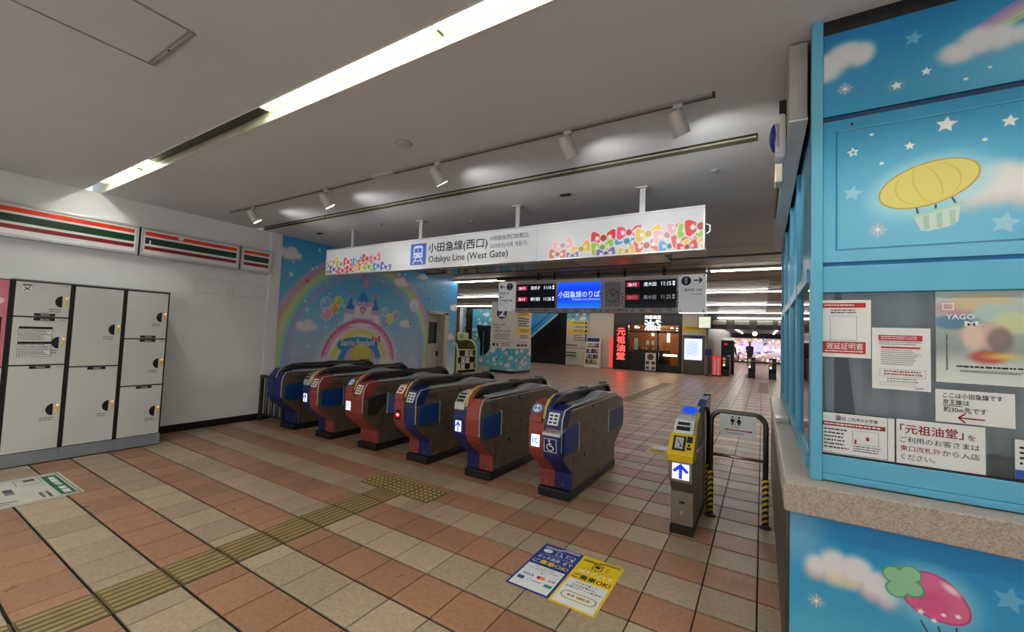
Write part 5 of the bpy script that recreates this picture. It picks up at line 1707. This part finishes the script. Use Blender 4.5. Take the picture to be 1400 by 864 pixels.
def sky_art(u0, u1, v0, v1, step, seed, n=14):
    a = Art(u0, u1, v0, v1, step).vgrad([(v0, (120, 196, 214)), (v1, (70, 164, 196))])
    r_ = random.Random(seed)
    for k in range(n):
        u, v, s = r_.uniform(u0, u1), r_.uniform(v0, v1), r_.uniform(.05, .10)
        a.cloud([(u, v, s*1.5, s*.8), (u+s*.5, v+s*.5, s, s*.7)], (240, 232, 232), w=.04, al=.9)
    for k in range(n):
        a.star(r_.uniform(u0, u1), r_.uniform(v0, v1), .03, (245, 248, 250), .2)
    a.heart(u0+(u1-u0)*.3, v0+(v1-v0)*.45, .07, (214, 70, 80))
    a.heart(u0+(u1-u0)*.72, v0+(v1-v0)*.55, .05, (230, 130, 150))
    return a
sky_art(x0-.02, x1+.02, .10, 1.0, .02, 1).build('sky_print', M_ART, Frame((0, y0-.02, 0), *FRONT), t, .002)
sky_art(y0-.02, y1+.02, .10, 1.0, .03, 2).build('sky_print', M_ART, Frame((x1+.02, 0, 0), *EAST), t, .002)

# blue printed partition and dark bay at the left of the concourse
t = thing('printed_partition', (-11.95, 16.9, 0), 'light blue printed lift enclosure left of the pillar', 'partition')
bx('core', M_BLUE, t, -12.55, -11.3, 16.85, 17.6, 0, 2.8)
sky_art(-12.55, -11.3, 0, 2.8, .03, 4, 26).build('sky_print', M_ART, Frame((0, 16.85, 0), *FRONT), t, .003)
MB().prism('y', [(-12.28, 1.98), (-11.35, 1.98), (-11.35, .9), (-11.7, .55), (-11.98, .5), (-12.0, 1.1)], 16.83, 16.845).build('door_glass', mat('smoked_glass', (26, 40, 48), .1), t)
MB().cyl((-11.8, 16.81, .55), (-11.8, 16.81, 1.7), .025, 8).build('grip', M_STEEL, t)
t = thing('dark_shutter_bay', (-13.0, 17.2, 0), 'dark shuttered bay beside the blue lift enclosure', 'shutter')
bx('back', M_BLACK, t, -13.3, -12.56, 17.3, 17.4, 0, 2.9)
for k in range(4):
    bx('cross_rail', M_DARK, t, -13.3, -12.56, 17.2, 17.3, .6+k*.6, .68+k*.6)
bx('white_post', M_WHITE, t, -13.5, -13.3, 17.0, 17.3, 0, 2.9)

# leaflet rack near the mural's end
t = thing('leaflet_rack', (-10.05, 13.2, 0), 'green arched leaflet rack with cream edges beyond the mural', 'rack')
M_RG = mat('rack_green', (84, 92, 50), .5)
M_RC = mat('rack_cream', (222, 218, 168), .5)
arch = lambda y0_, y1_, h_: [(y0_, 0), (y0_, h_-.32)]+[((y0_+y1_)/2-(y1_-y0_)/2*math.cos(k*math.pi/10), h_-.32+.32*math.sin(k*math.pi/10)) for k in range(11)]+[(y1_, h_-.32), (y1_, 0)]
qa = [(-10.5+.46*math.sin(k*math.pi/16), .85+.44*math.cos(k*math.pi/16)) for k in range(9)]+[(-10.04, 0)]
for y in (12.55, 13.78):
    MB().prism('y', qa+[(-10.5, 0)], y, y+.05).build('side_panel', M_RG, t)
    MB().ribbon('y', qa, .035, y-.01, y+.06).build('side_edge', M_RC, t)
bx('back_panel', M_RG, t, -10.5, -10.46, 12.6, 13.78, 0, 1.25)
for k in range(4):
    bx('shelf', M_RC, t, -10.46, -10.06, 12.6, 13.78, .10+k*.26, .13+k*.26)
for k in range(3):
    for j in range(4):
        bx('leaflet', (M_PAPER, M_DARK, M_WHITE)[(k+j*2) % 3], t, -10.10-.06*(k//2), -10.085-.06*(k//2), 12.64+j*.29, 12.86+j*.29, .13+k*.26, .34+k*.26)
bx('header_box', M_RC, t, -10.50, -10.06, 13.1, 13.3, 1.28, 1.58, .02)
Print(Frame((0, 13.1, 0), *FRONT), .004).lines(-10.40, 1.36, -10.16, 1.52, 2, .6, 4, .0).build('lettering', M_GRN, t)
t = thing('round_bin', (-10.45, 12.2, 0), 'dark cylindrical bin with red and white print beside the leaflet rack', 'bin')
MB().tube([(-10.35, 12.2, 0), (-10.35, 12.2, .82), (-10.35, 12.2, .90), (-10.35, 12.2, .98)], [.16, .16, .12, .07], 16).build('body', M_BLACK, t, smooth=True)
Print(Frame((-10.35, 12.04, 0), *FRONT), .004).rect(-.06, .12, .06, .22).rect(-.05, .3, .05, .38).build('red_print', M_RED, t)
Print(Frame((-10.35, 12.04, 0), *FRONT), .004).rect(-.05, .23, .06, .29).build('white_print', M_WHITE, t)

# ------------------------------------------------------------------ far wall: stairs, guide wall, noodle shop, map
FY = 21.8
M_CREAM = mat('far_wall_cream', (204, 196, 180), .55, var=.04)
mb = MB().box(-14, -11.98, FY, FY+.3, 0, KZ).box(-9.55, -6.80, FY, FY+.3, 0, KZ).box(-3.38, -2.30, FY, FY+.3, 0, KZ)
struct(mb.build('wall_far', M_CREAM), 'cream far wall of the concourse')
st = thing('staircase', (-10.7, FY, 0), 'dark stairs rising behind the far wall', 'stairs')
M_STEP = mat('stair_brown', (40, 30, 25), .5, var=.15)
for k in range(14):
    bx('step', M_STEP, st, -11.98, -9.55, FY+.1+k*.3, FY+.1+(k+1)*.3, .16*k, .16*(k+1))
bx('back_wall', mat('stair_back', (34, 38, 44), .5), st, -11.98, -9.55, FY+4.4, FY+4.5, 0, 5)
bx('side_wall', mat('stair_side', (44, 46, 50), .5), st, -12.05, -11.98, FY+.3, FY+4.5, 0, 5)
bx('side_wall', mat('stair_side', (44, 46, 50), .5), st, -9.55, -9.5, FY+.3, FY+4.5, 0, 5)
sf_ = thing('stair_soffit', (-11.2, FY, 1.5), 'bright blue slanting underside of the upper stairs', 'panel')
MB().prism('y', [(-11.97, 2.93), (-10.05, 2.93), (-11.97, 1.38)], FY-.14, FY-.02).build('blue_side', mat('soffit_blue', (20, 140, 206), .4), sf_)
MB().ribbon('y', [(-10.11, 2.88), (-11.93, 1.41)], .05, FY-.16, FY-.01).build('white_edge', M_WHITE, sf_)
MB().ribbon('y', [(-11.95, 1.75), (-10.55, 2.89)], .04, FY-.155, FY-.14).build('dark_line', M_INK, sf_)
# guide wall
t = thing('guide_wall', (-8.85, FY-.1, 0), 'cream guide wall with yellow direction bands under a sky print', 'sign')
bx('core', M_CREAM, t, -9.5, -8.20, FY-.12, FY, .02, KZ)
fr = Frame((0, FY-.12, 0), *FRONT)
sky_art(-9.5, -8.2, 2.5, KZ, .025, 6, 6).build('sky_print', M_ART, fr, t, .003)
for q in ((-9.48, 2.28, -8.22, 2.48), (-9.48, 1.83, -8.22, 2.04)):
    Print(fr, .006).rect(*q).build('yellow_band', M_YEL, t)
p = Print(fr, .009)
p.lines(-9.1, 2.32, -8.45, 2.45, 2, .5, 3, .0).rect(-8.40, 2.31, -8.28, 2.45).lines(-9.05, 2.12, -8.45, 2.2, 1, .6, 4, 0).rect(-8.38, 2.1, -8.28, 2.22).lines(-9.1, 1.86, -8.45, 2.0, 2, .5, 5, 0).rect(-8.40, 1.86, -8.28, 2.0)
for k in range(3):
    p.lines(-9.05, 1.66-k*.14, -8.45, 1.74-k*.14, 1, .6, 6+k, .1).rect(-8.38, 1.65-k*.14, -8.28, 1.76-k*.14)
p.lines(-9.45, 1.08, -8.7, 1.18, 1, .7, 12).rect(-9.48, .965, -8.22, .985)
p.build('lettering', M_INK, t)
for k in range(2):
    MB().tube([(-9.45, FY-.2, .55+k*.17), (-8.85, FY-.2, .55+k*.17)], .03, 8).build('handrail', M_DARK, t)
    bx('handrail_bracket', M_DARK, t, -9.2, -9.15, FY-.2, FY-.12, .53+k*.17, .56+k*.17)
t = thing('brochure_rack', (-7.85, FY-.3, 0), 'white brochure rack with navy header by the far wall', 'rack')
MB().prism('x', [(FY-.55, 0), (FY-.25, 1.6), (FY-.15, 1.6), (FY-.15, 0)], -8.22, -7.44).build('frame', M_WHITE, t)
sv_ = Vector((0, .30, 1.6)).normalized()
fb = Frame((-8.22, FY-.55, 0), (1, 0, 0), tuple(sv_))
plate(fb, 'header', M_NAVY, t, .04, .74, 1.40, 1.60, 0, .02)
rn = random.Random(9)
bc = [mat('brochure_%s' % n_, c_, .5) for n_, c_ in (('rust', (150, 60, 40)), ('sand', (206, 190, 150)), ('ink', (36, 40, 46)), ('teal', (70, 110, 120)), ('sky', (130, 170, 206)), ('ochre', (206, 160, 60)))]
for i, z in enumerate((1.12, .80, .50, .22)):
    plate(fb, 'pocket_rail', M_DARK, t, .04, .74, z-.03, z, 0, .03)
    for k in range(5):
        plate(fb, 'brochure', bc[(i*2+k*3+rn.randint(0, 2)) % 6], t, .06+k*.135, .18+k*.135, z, z+.2, .004, .02)
t = thing('red_lit_strip', (-6.93, FY-.08, 0), 'red glowing strip panel at the shop corner', 'panel')
bx('strip', glow('red_panel', (240, 50, 50), .9), t, -6.98, -6.85, FY-.06, FY-.01, .05, 1.65)

# noodle shop
t = thing('noodle_shop', (-5.1, FY, 0), 'dark noodle shop front with warm lit interior', 'shop front')
M_SHOP = mat('shop_dark', (34, 22, 18), .4, var=.2)
bx('fascia', M_SHOP, t, -6.80, -3.38, FY-.05, FY+.15, 2.34, KZ)
bx('pier', M_SHOP, t, -6.80, -6.02, FY-.05, FY+.15, 0, 2.34)
bx('pier', M_SHOP, t, -3.52, -3.38, FY-.05, FY+.15, 0, 2.34)
bx('mullion', M_SHOP, t, -4.56, -4.48, FY, FY+.1, 0, 2.34)
bx('transom', M_SHOP, t, -6.02, -3.52, FY, FY+.1, 1.95, 2.05)
bx('low_wall', M_BLACK, t, -6.02, -4.52, FY, FY+.12, 0, .95)
bx('door_panel', M_BLACK, t, -4.48, -3.52, FY+.03, FY+.08, 0, .35)
bx('shop_glass', M_GLASS, t, -6.02, -4.56, FY+.05, FY+.06, .95, 1.95)
M_WOODW = mat('warm_wood', (150, 96, 52), .5, var=.2, scale=5)
bx('back_wall', M_WOODW, t, -6.75, -3.4, FY+2.9, FY+3.0, 0, KZ)
bx('side_wall', M_SHOP, t, -6.80, -6.75, FY+.15, FY+3, 0, KZ)
bx('side_wall', M_WOODW, t, -3.4, -3.38, FY+.15, FY+3, 0, KZ)
bx('inner_ceiling', M_SHOP, t, -6.8, -3.38, FY+.15, FY+3, KZ-.05, KZ)
bx('upper_shelf', M_WOODW, t, -5.95, -3.55, FY+.3, FY+.5, 2.12, 2.2)
bx('serving_counter', M_SHOP, t, -6.0, -4.2, FY+1.0, FY+1.5, .0, 1.05)
bx('counter_light', G_WARM, t, -4.42, -3.75, FY+.9, FY+.95, .78, .86)
bx('poster_menu', M_PAPER, t, -5.12, -4.60, FY-.03, FY-.005, .04, .92)
for i, (x, z, r_) in enumerate(((-4.86, .72, .16), (-5.0, .42, .09), (-4.72, .42, .09), (-5.0, .16, .08), (-4.72, .16, .08))):
    MB().cyl((x, FY-.03, z), (x, FY-.04, z), r_, 16).build('bowl_picture', mat('bowl_brown', (110, 62, 36), .5), t)
for i, (x, z) in enumerate(((-5.72, 2.2), (-4.95, 1.88), (-4.0, 2.2), (-3.75, 2.18), (-5.85, 2.25))):
    MB().ball((x, FY+.8, z), .07, .07, .07).build('bulb', G_WARM, t, smooth=True)
for k in range(3):
    bx('menu_slip', M_PAPER, t, -5.45+k*.28, -5.29+k*.28, FY+1.5, FY+1.52, 1.32, 1.55)
bx('wall_print', M_PAPER, t, -5.75, -5.55, FY+.12, FY+.14, 1.05, 1.65)
bx('lit_tube', glow('lantern_white', (246, 246, 230), 2.5), t, -4.30, -4.18, FY+1.2, FY+1.3, 1.5, 2.0)
MB().prism('y', [(-3.95, 1.3), (-3.8, 1.9), (-3.5, 2.0), (-3.5, 1.4)], FY+2.6, FY+2.7).build('wall_picture', mat('lit_wood', (220, 150, 90), .5), t)
for k in range(6):
    bx('bottle', (M_WHITE, M_DARK, M_YEL)[k % 3], t, -5.9+k*.18, -5.85+k*.18, FY+1.1, FY+1.15, 1.05, 1.2)
ld = bpy.data.lights.new('shop_glow', 'POINT')
ld.energy = 45
ld.color = (1, .72, .42)
ld.shadow_soft_size = .2
lo = bpy.data.objects.new('shop_glow', ld)
COL.objects.link(lo)
lo.parent = t
lo.location = (.0, 1.6, 2.3)
fr = Frame((0, FY-.05, 0), *FRONT)
n_ = thing('neon_sign', (-6.4, FY-.1, .45), 'vertical red neon lettering on the dark shop pier', 'neon sign')
p = Print(fr, .05)
for k, ch in enumerate('元祖油堂'):
    p.text(ch, -6.60, 1.78-k*.425, -6.16, 2.15-k*.425, .006)
p.build('lettering', G_NEON, n_)
bx('backing', M_BLACK, n_, -6.66, -6.10, FY-.09, FY-.05, .40, 2.2)
n_ = thing('lit_shop_logo', (-4.78, FY-.1, 2.05), 'white lit shop lettering over the entrance', 'sign')
p = Print(fr, .03)
p.text('元祖油堂', -5.18, 2.67, -4.38, 2.84, .01).text('油', -5.20, 2.06, -4.72, 2.62, .02).text('そ', -4.68, 2.36, -4.36, 2.62, .02).text('ば', -4.68, 2.08, -4.36, 2.34, .02)
p.build('lettering', G_LOGO, n_)
bx('bracket', M_SHOP, n_, -5.0, -4.6, FY-.07, FY-.05, 2.3, 2.6)

# map board and signs
t = thing('lit_map_board', (-2.85, FY-.1, 0), 'illuminated map board in a dark cabinet on the far wall', 'map board')
bx('cabinet', mat('cabinet_olive', (88, 84, 74), .5), t, -3.30, -2.34, FY-.15, FY-.006, .04, 1.89, .01)
fr = Frame((0, FY-.15, 0), *FRONT)
plate(fr, 'lit_map', G_SCREEN, t, -3.24, -2.45, .70, 1.72, 0, .01)
plate(fr, 'header_bar', M_NAVY, t, -2.95, -2.45, 1.75, 1.84, 0, .01)
p = Print(fr, .012)
p.lines(-3.15, .92, -2.55, 1.62, 16, .35, 4)
p.build('map_print', mat('map_blue', (120, 140, 206), .5), t)
t = thing('yellow_direction_band', (-2.85, FY-.03, 2.1), 'yellow direction band above the map board', 'sign')
bx('band', M_YEL, t, -3.36, -2.34, FY-.03, FY-.002, 2.08, 2.35)
Print(Frame((0, FY-.03, 0), *FRONT), .004).lines(-3.2, 2.16, -2.6, 2.30, 2, .5, 3).build('lettering', M_INK, t)
t = thing('lit_box_sign', (-2.3, FY-.5, 2.2), 'blank pale square light box under the far ceiling', 'sign')
bx('case', M_DARK, t, -2.60, -2.02, FY-.6, FY-.45, 2.2, 2.80, .01)
bx('face', mat('light_box_pale', (214, 222, 206), .4, emit=.35), t, -2.56, -2.06, FY-.612, FY-.6, 2.24, 2.76)
bx('hanger', M_DARK, t, -2.34, -2.28, FY-.55, FY-.5, 2.8, KZ)

# ------------------------------------------------------------------ far ticket hall seen through the opening
struct(MB().box(-2.30, -2.2, FY, 41, 0, 3.0).build('wall_hall_left', mat('hall_wall', (120, 112, 106), .5)), 'left wall of the far ticket hall')
struct(MB().box(2.0, 2.1, FY, 41, 0, 3.0).build('wall_hall_right', mat('hall_wall', (120, 112, 106), .5)), 'right wall of the far ticket hall')
struct(MB().box(-2.3, 2.1, FY+.25, 41, 2.5, 3.0).build('ceiling_hall', mat('hall_ceiling', (70, 62, 56), .6)), 'dark ceiling of the far ticket hall')
t = thing('gate_lintel', (-.2, FY, 2.2), 'dark overhead beam with indicator boxes above the far gates', 'beam')
bx('beam', M_DARK, t, -2.2, 2.0, FY-.05, FY+.2, 2.22, KZ-.01)
for x in (-1.72, -.80, .1, .9):
    o = bx('indicator_box', mat('indicator_grey', (120, 118, 112), .4), t, x-.3, x+.3, FY-.25, FY-.05, 2.42, 2.62, .02)
    bx('indicator_face', M_BLACK, o, x-.27, x+.27, FY-.255, FY-.25, 2.36, 2.42)
bx('strip_tube', G_STRIP, t, -1.78, 1.9, FY-.32, FY-.27, 2.70, 2.75)
gl = ['left', 'middle', 'right']
for k, (x, y) in enumerate(((-1.46, 22.2), (-.40, 22.05), (.42, 22.05))):
    t = thing('far_ticket_gate', (x, y+.5, 0), gl[k]+'most dark ticket gate of the far gate row' if k != 1 else 'middle dark ticket gate of the far gate row', 'ticket gate', 'far row of ticket gates')
    MB().prism('x', [(y, 0), (y, .3), (y-.06, .45), (y-.06, .75), (y, .85), (y+.1, .93), (y+1.3, .93), (y+1.4, .8), (y+1.4, .45), (y+1.3, .3), (y+1.3, 0)], x-.14, x+.14).build('body', M_BLACK, t, bevel=.01)
    bx('head', M_WHITE, t, x-.14, x-.02, y-.075, y+.05, .76, .88, .01)
    bx('yellow_mark', M_YEL, t, x-.13, x-.03, y-.08, y-.06, .62, .72)
    bx('light', G_SIGN, t, x-.12, x-.04, y-.075, y-.06, .48, .58)
    bx('rail', M_STEEL, t, x+.02, x+.12, y+.05, y+1.3, .93, .97, .01)
t = thing('red_striped_stand', (-1.82, 21.7, 0), 'red and white striped stand by the far gates', 'stand')
for k in range(5):
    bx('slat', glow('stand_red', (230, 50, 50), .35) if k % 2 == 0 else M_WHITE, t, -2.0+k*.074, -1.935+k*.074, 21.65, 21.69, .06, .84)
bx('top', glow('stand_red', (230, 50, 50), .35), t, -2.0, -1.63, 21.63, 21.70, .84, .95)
bx('base', M_DARK, t, -2.05, -1.6, 21.55, 21.8, 0, .06)
t = thing('notice_stand', (-2.14, 21.5, 0), 'dark notice stand beside the red striped stand', 'stand')
bx('post', M_DARK, t, -2.16, -2.12, 21.5, 21.54, 0, .98)
bx('board', M_NAVY, t, -2.29, -2.02, 21.47, 21.5, .97, 1.24)
bx('foot', M_DARK, t, -2.28, -2.06, 21.36, 21.54, 0, .02)
t = thing('ticket_machine', (-1.42, 24.0, 0), 'dark ticket machine with white top behind the far gates', 'machine')
bx('cabinet', M_BLACK, t, -1.80, -1.22, 23.9, 24.4, 0, 1.72, .01)
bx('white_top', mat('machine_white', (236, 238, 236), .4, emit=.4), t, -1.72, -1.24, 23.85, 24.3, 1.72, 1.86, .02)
bx('display', glow('machine_red', (206, 50, 70), .4), t, -1.66, -1.52, 23.89, 23.9, 1.46, 1.58)
# shop window closing the far hall
t = thing('far_shop_window', (-.6, 41, 0), 'bright colourful shop window at the end of the far hall', 'shop front')
bx('core', M_DARK, t, -2.3, 2.1, 41, 41.1, 0, 3.0)
a = Art(-2.2, 2.0, .1, 2.1, .03).vgrad([(.1, (60, 56, 60)), (.5, (150, 120, 120)), (1.2, (206, 190, 214)), (2.1, (150, 120, 110))])
rn = random.Random(21)
for k in range(150):
    c = rn.choice([(240, 236, 240), (226, 90, 90), (80, 150, 220), (240, 200, 120), (250, 245, 250), (60, 50, 60), (200, 120, 150), (250, 226, 220)])
    u, v = rn.uniform(-2.2, 2.0), rn.uniform(.15, 2.05)
    a.ell(u, v, rn.uniform(.04, .14), rn.uniform(.04, .12), c, w=.04, al=.8)
a.poly([(-1.35, .95), (-1.35, 1.75), (-.55, 1.75), (-.55, .95)], (186, 176, 230), w=.05)
a.poly([(-.45, .95), (-.45, 1.75), (.1, 1.75), (.1, .95)], (176, 170, 226), w=.05)
a.build('window_display', art_mat('lit_display', .4, 1.0), Frame((0, 41, 0), *FRONT), t, .01)
for k, (x, lab) in enumerate(((-1.35, 'left long tube lamp on the far hall ceiling'), (.75, 'right long tube lamp on the far hall ceiling'))):
    t = thing('tube_lamp', (x, 30, 2.45), lab, 'ceiling light')
    bx('tray', M_WHITE, t, x-.06, x+.06, 24.5, 38, 2.46, 2.495)
    bx('tube', G_STRIP, t, x-.03, x+.03, 24.6, 37.9, 2.41, 2.46)
t = thing('globe_lamp', (-.35, 27, 2.05), 'white globe lamp hanging in the far hall', 'lamp')
MB().ball((-.35, 27, 2.17), .12, .12, .12, 14, 9).build('globe', glow('globe_white', (250, 250, 240), 3.0), t, smooth=True)
MB().cyl((-.35, 27, 2.28), (-.35, 27, 2.5), .012, 6).build('stem', M_DARK, t)

# ------------------------------------------------------------------ people at the far gates
def person(name, loc, rz, label, stride, coat, legs_m):
    J = {}
    def put(k, p, r): J[k] = (Vector(p), r)
    put('pelvis', (0, 0, .92), .13); put('waist', (0, -.01, 1.08), .145); put('chest', (0, -.01, 1.30), .165)
    put('neck', (0, 0, 1.47), .055); put('chin', (0, -.02, 1.54), .075); put('head', (0, -.02, 1.64), .095); put('crown', (0, .0, 1.71), .07)
    for s, n in ((-1, 'l'), (1, 'r')):
        st_ = stride*s
        put('hip'+n, (.075*s, 0, .86), .115); put('knee'+n, (.085*s, -.14*st_-.02, .49), .078); put('ankle'+n, (.08*s, -.22*st_+.03, .09), .04); put('toe'+n, (.09*s, -.22*st_-.14, .035), .035)
        put('sho'+n, (.19*s, 0, 1.40), .07); put('elb'+n, (.20*s, .10*st_+.02, 1.14), .048); put('wri'+n, (.185*s, .12*st_-.04, .92), .032); put('hand'+n, (.175*s, .13*st_-.07, .84), .032)
    E_ = [('pelvis', 'waist'), ('waist', 'chest'), ('chest', 'neck'), ('neck', 'chin'), ('chin', 'head'), ('head', 'crown')]
    for n in 'lr':
        E_ += [('pelvis', 'hip'+n), ('hip'+n, 'knee'+n), ('knee'+n, 'ankle'+n), ('ankle'+n, 'toe'+n), ('chest', 'sho'+n), ('sho'+n, 'elb'+n), ('elb'+n, 'wri'+n), ('wri'+n, 'hand'+n)]
    ks = list(J)
    me = bpy.data.meshes.new('body')
    me.from_pydata([J[k][0] for k in ks], [(ks.index(a_), ks.index(b_)) for a_, b_ in E_], [])
    root = thing(name, loc, label, 'person')
    root.rotation_euler.z = rz
    o = link('body', me, root)
    md = o.modifiers.new('skin', 'SKIN')
    for i, k in enumerate(ks):
        me.skin_vertices[0].data[i].radius = (J[k][1], J[k][1]*(.72 if k in ('waist', 'chest', 'pelvis') else 1))
    me.skin_vertices[0].data[0].use_root = True
    sd = o.modifiers.new('smooth', 'SUBSURF')
    sd.levels = sd.render_levels = 2
    me.materials.append(coat)
    return root, o
M_COAT = mat('dark_coat', (34, 32, 36), .8)
M_SKIN = mat('skin_tone', (206, 164, 138), .6)
M_HAIR = mat('black_hair', (22, 20, 20), .6)
def head_bits(root):
    def add(name, m, c, r):
        b = MB().ball(c, *r, 12, 8)
        me = bpy.data.meshes.new(name)
        me.from_pydata(b.v, [], b.f)
        me.materials.append(m)
        me.polygons.foreach_set('use_smooth', [True]*len(me.polygons))
        link(name, me, root)
    add('hair', M_HAIR, (0, .012, 1.665), (.103, .108, .105))
    add('face', M_SKIN, (0, -.035, 1.615), (.082, .085, .098))
    for s in (-1, 1):
        add('ear', M_SKIN, (.088*s, .0, 1.62), (.012, .02, .03))
        add('eye', M_HAIR, (.032*s, -.112, 1.635), (.012, .008, .007))
    add('nose', M_SKIN, (0, -.122, 1.612), (.012, .016, .02))
    add('mouth', M_RED, (0, -.112, 1.572), (.02, .008, .005))
r_, _ = person('person', (-1.44, 25.6, 0), 2.6, 'person in dark clothes walking just past the far gates with a pale bag', 1.0, M_COAT, M_COAT)
head_bits(r_)
bag = thing('shoulder_bag', (-1.09, 25.52, .72), 'pale bag carried by the walking person', 'bag')
bx('pouch', mat('bag_pale', (196, 196, 190), .7), bag, -1.14, -1.04, 25.42, 25.62, .72, .98, .03)
MB().tube([(-1.09, 25.45, .98), (-1.09, 25.5, 1.1), (-1.09, 25.52, 1.12), (-1.09, 25.55, 1.1), (-1.09, 25.6, .98)], .01, 6).build('strap', M_DARK, bag)
r_, _ = person('person', (-.72, 33, 0), .3, 'distant person in black standing before the bright shop window', .25, M_COAT, M_COAT)
head_bits(r_)
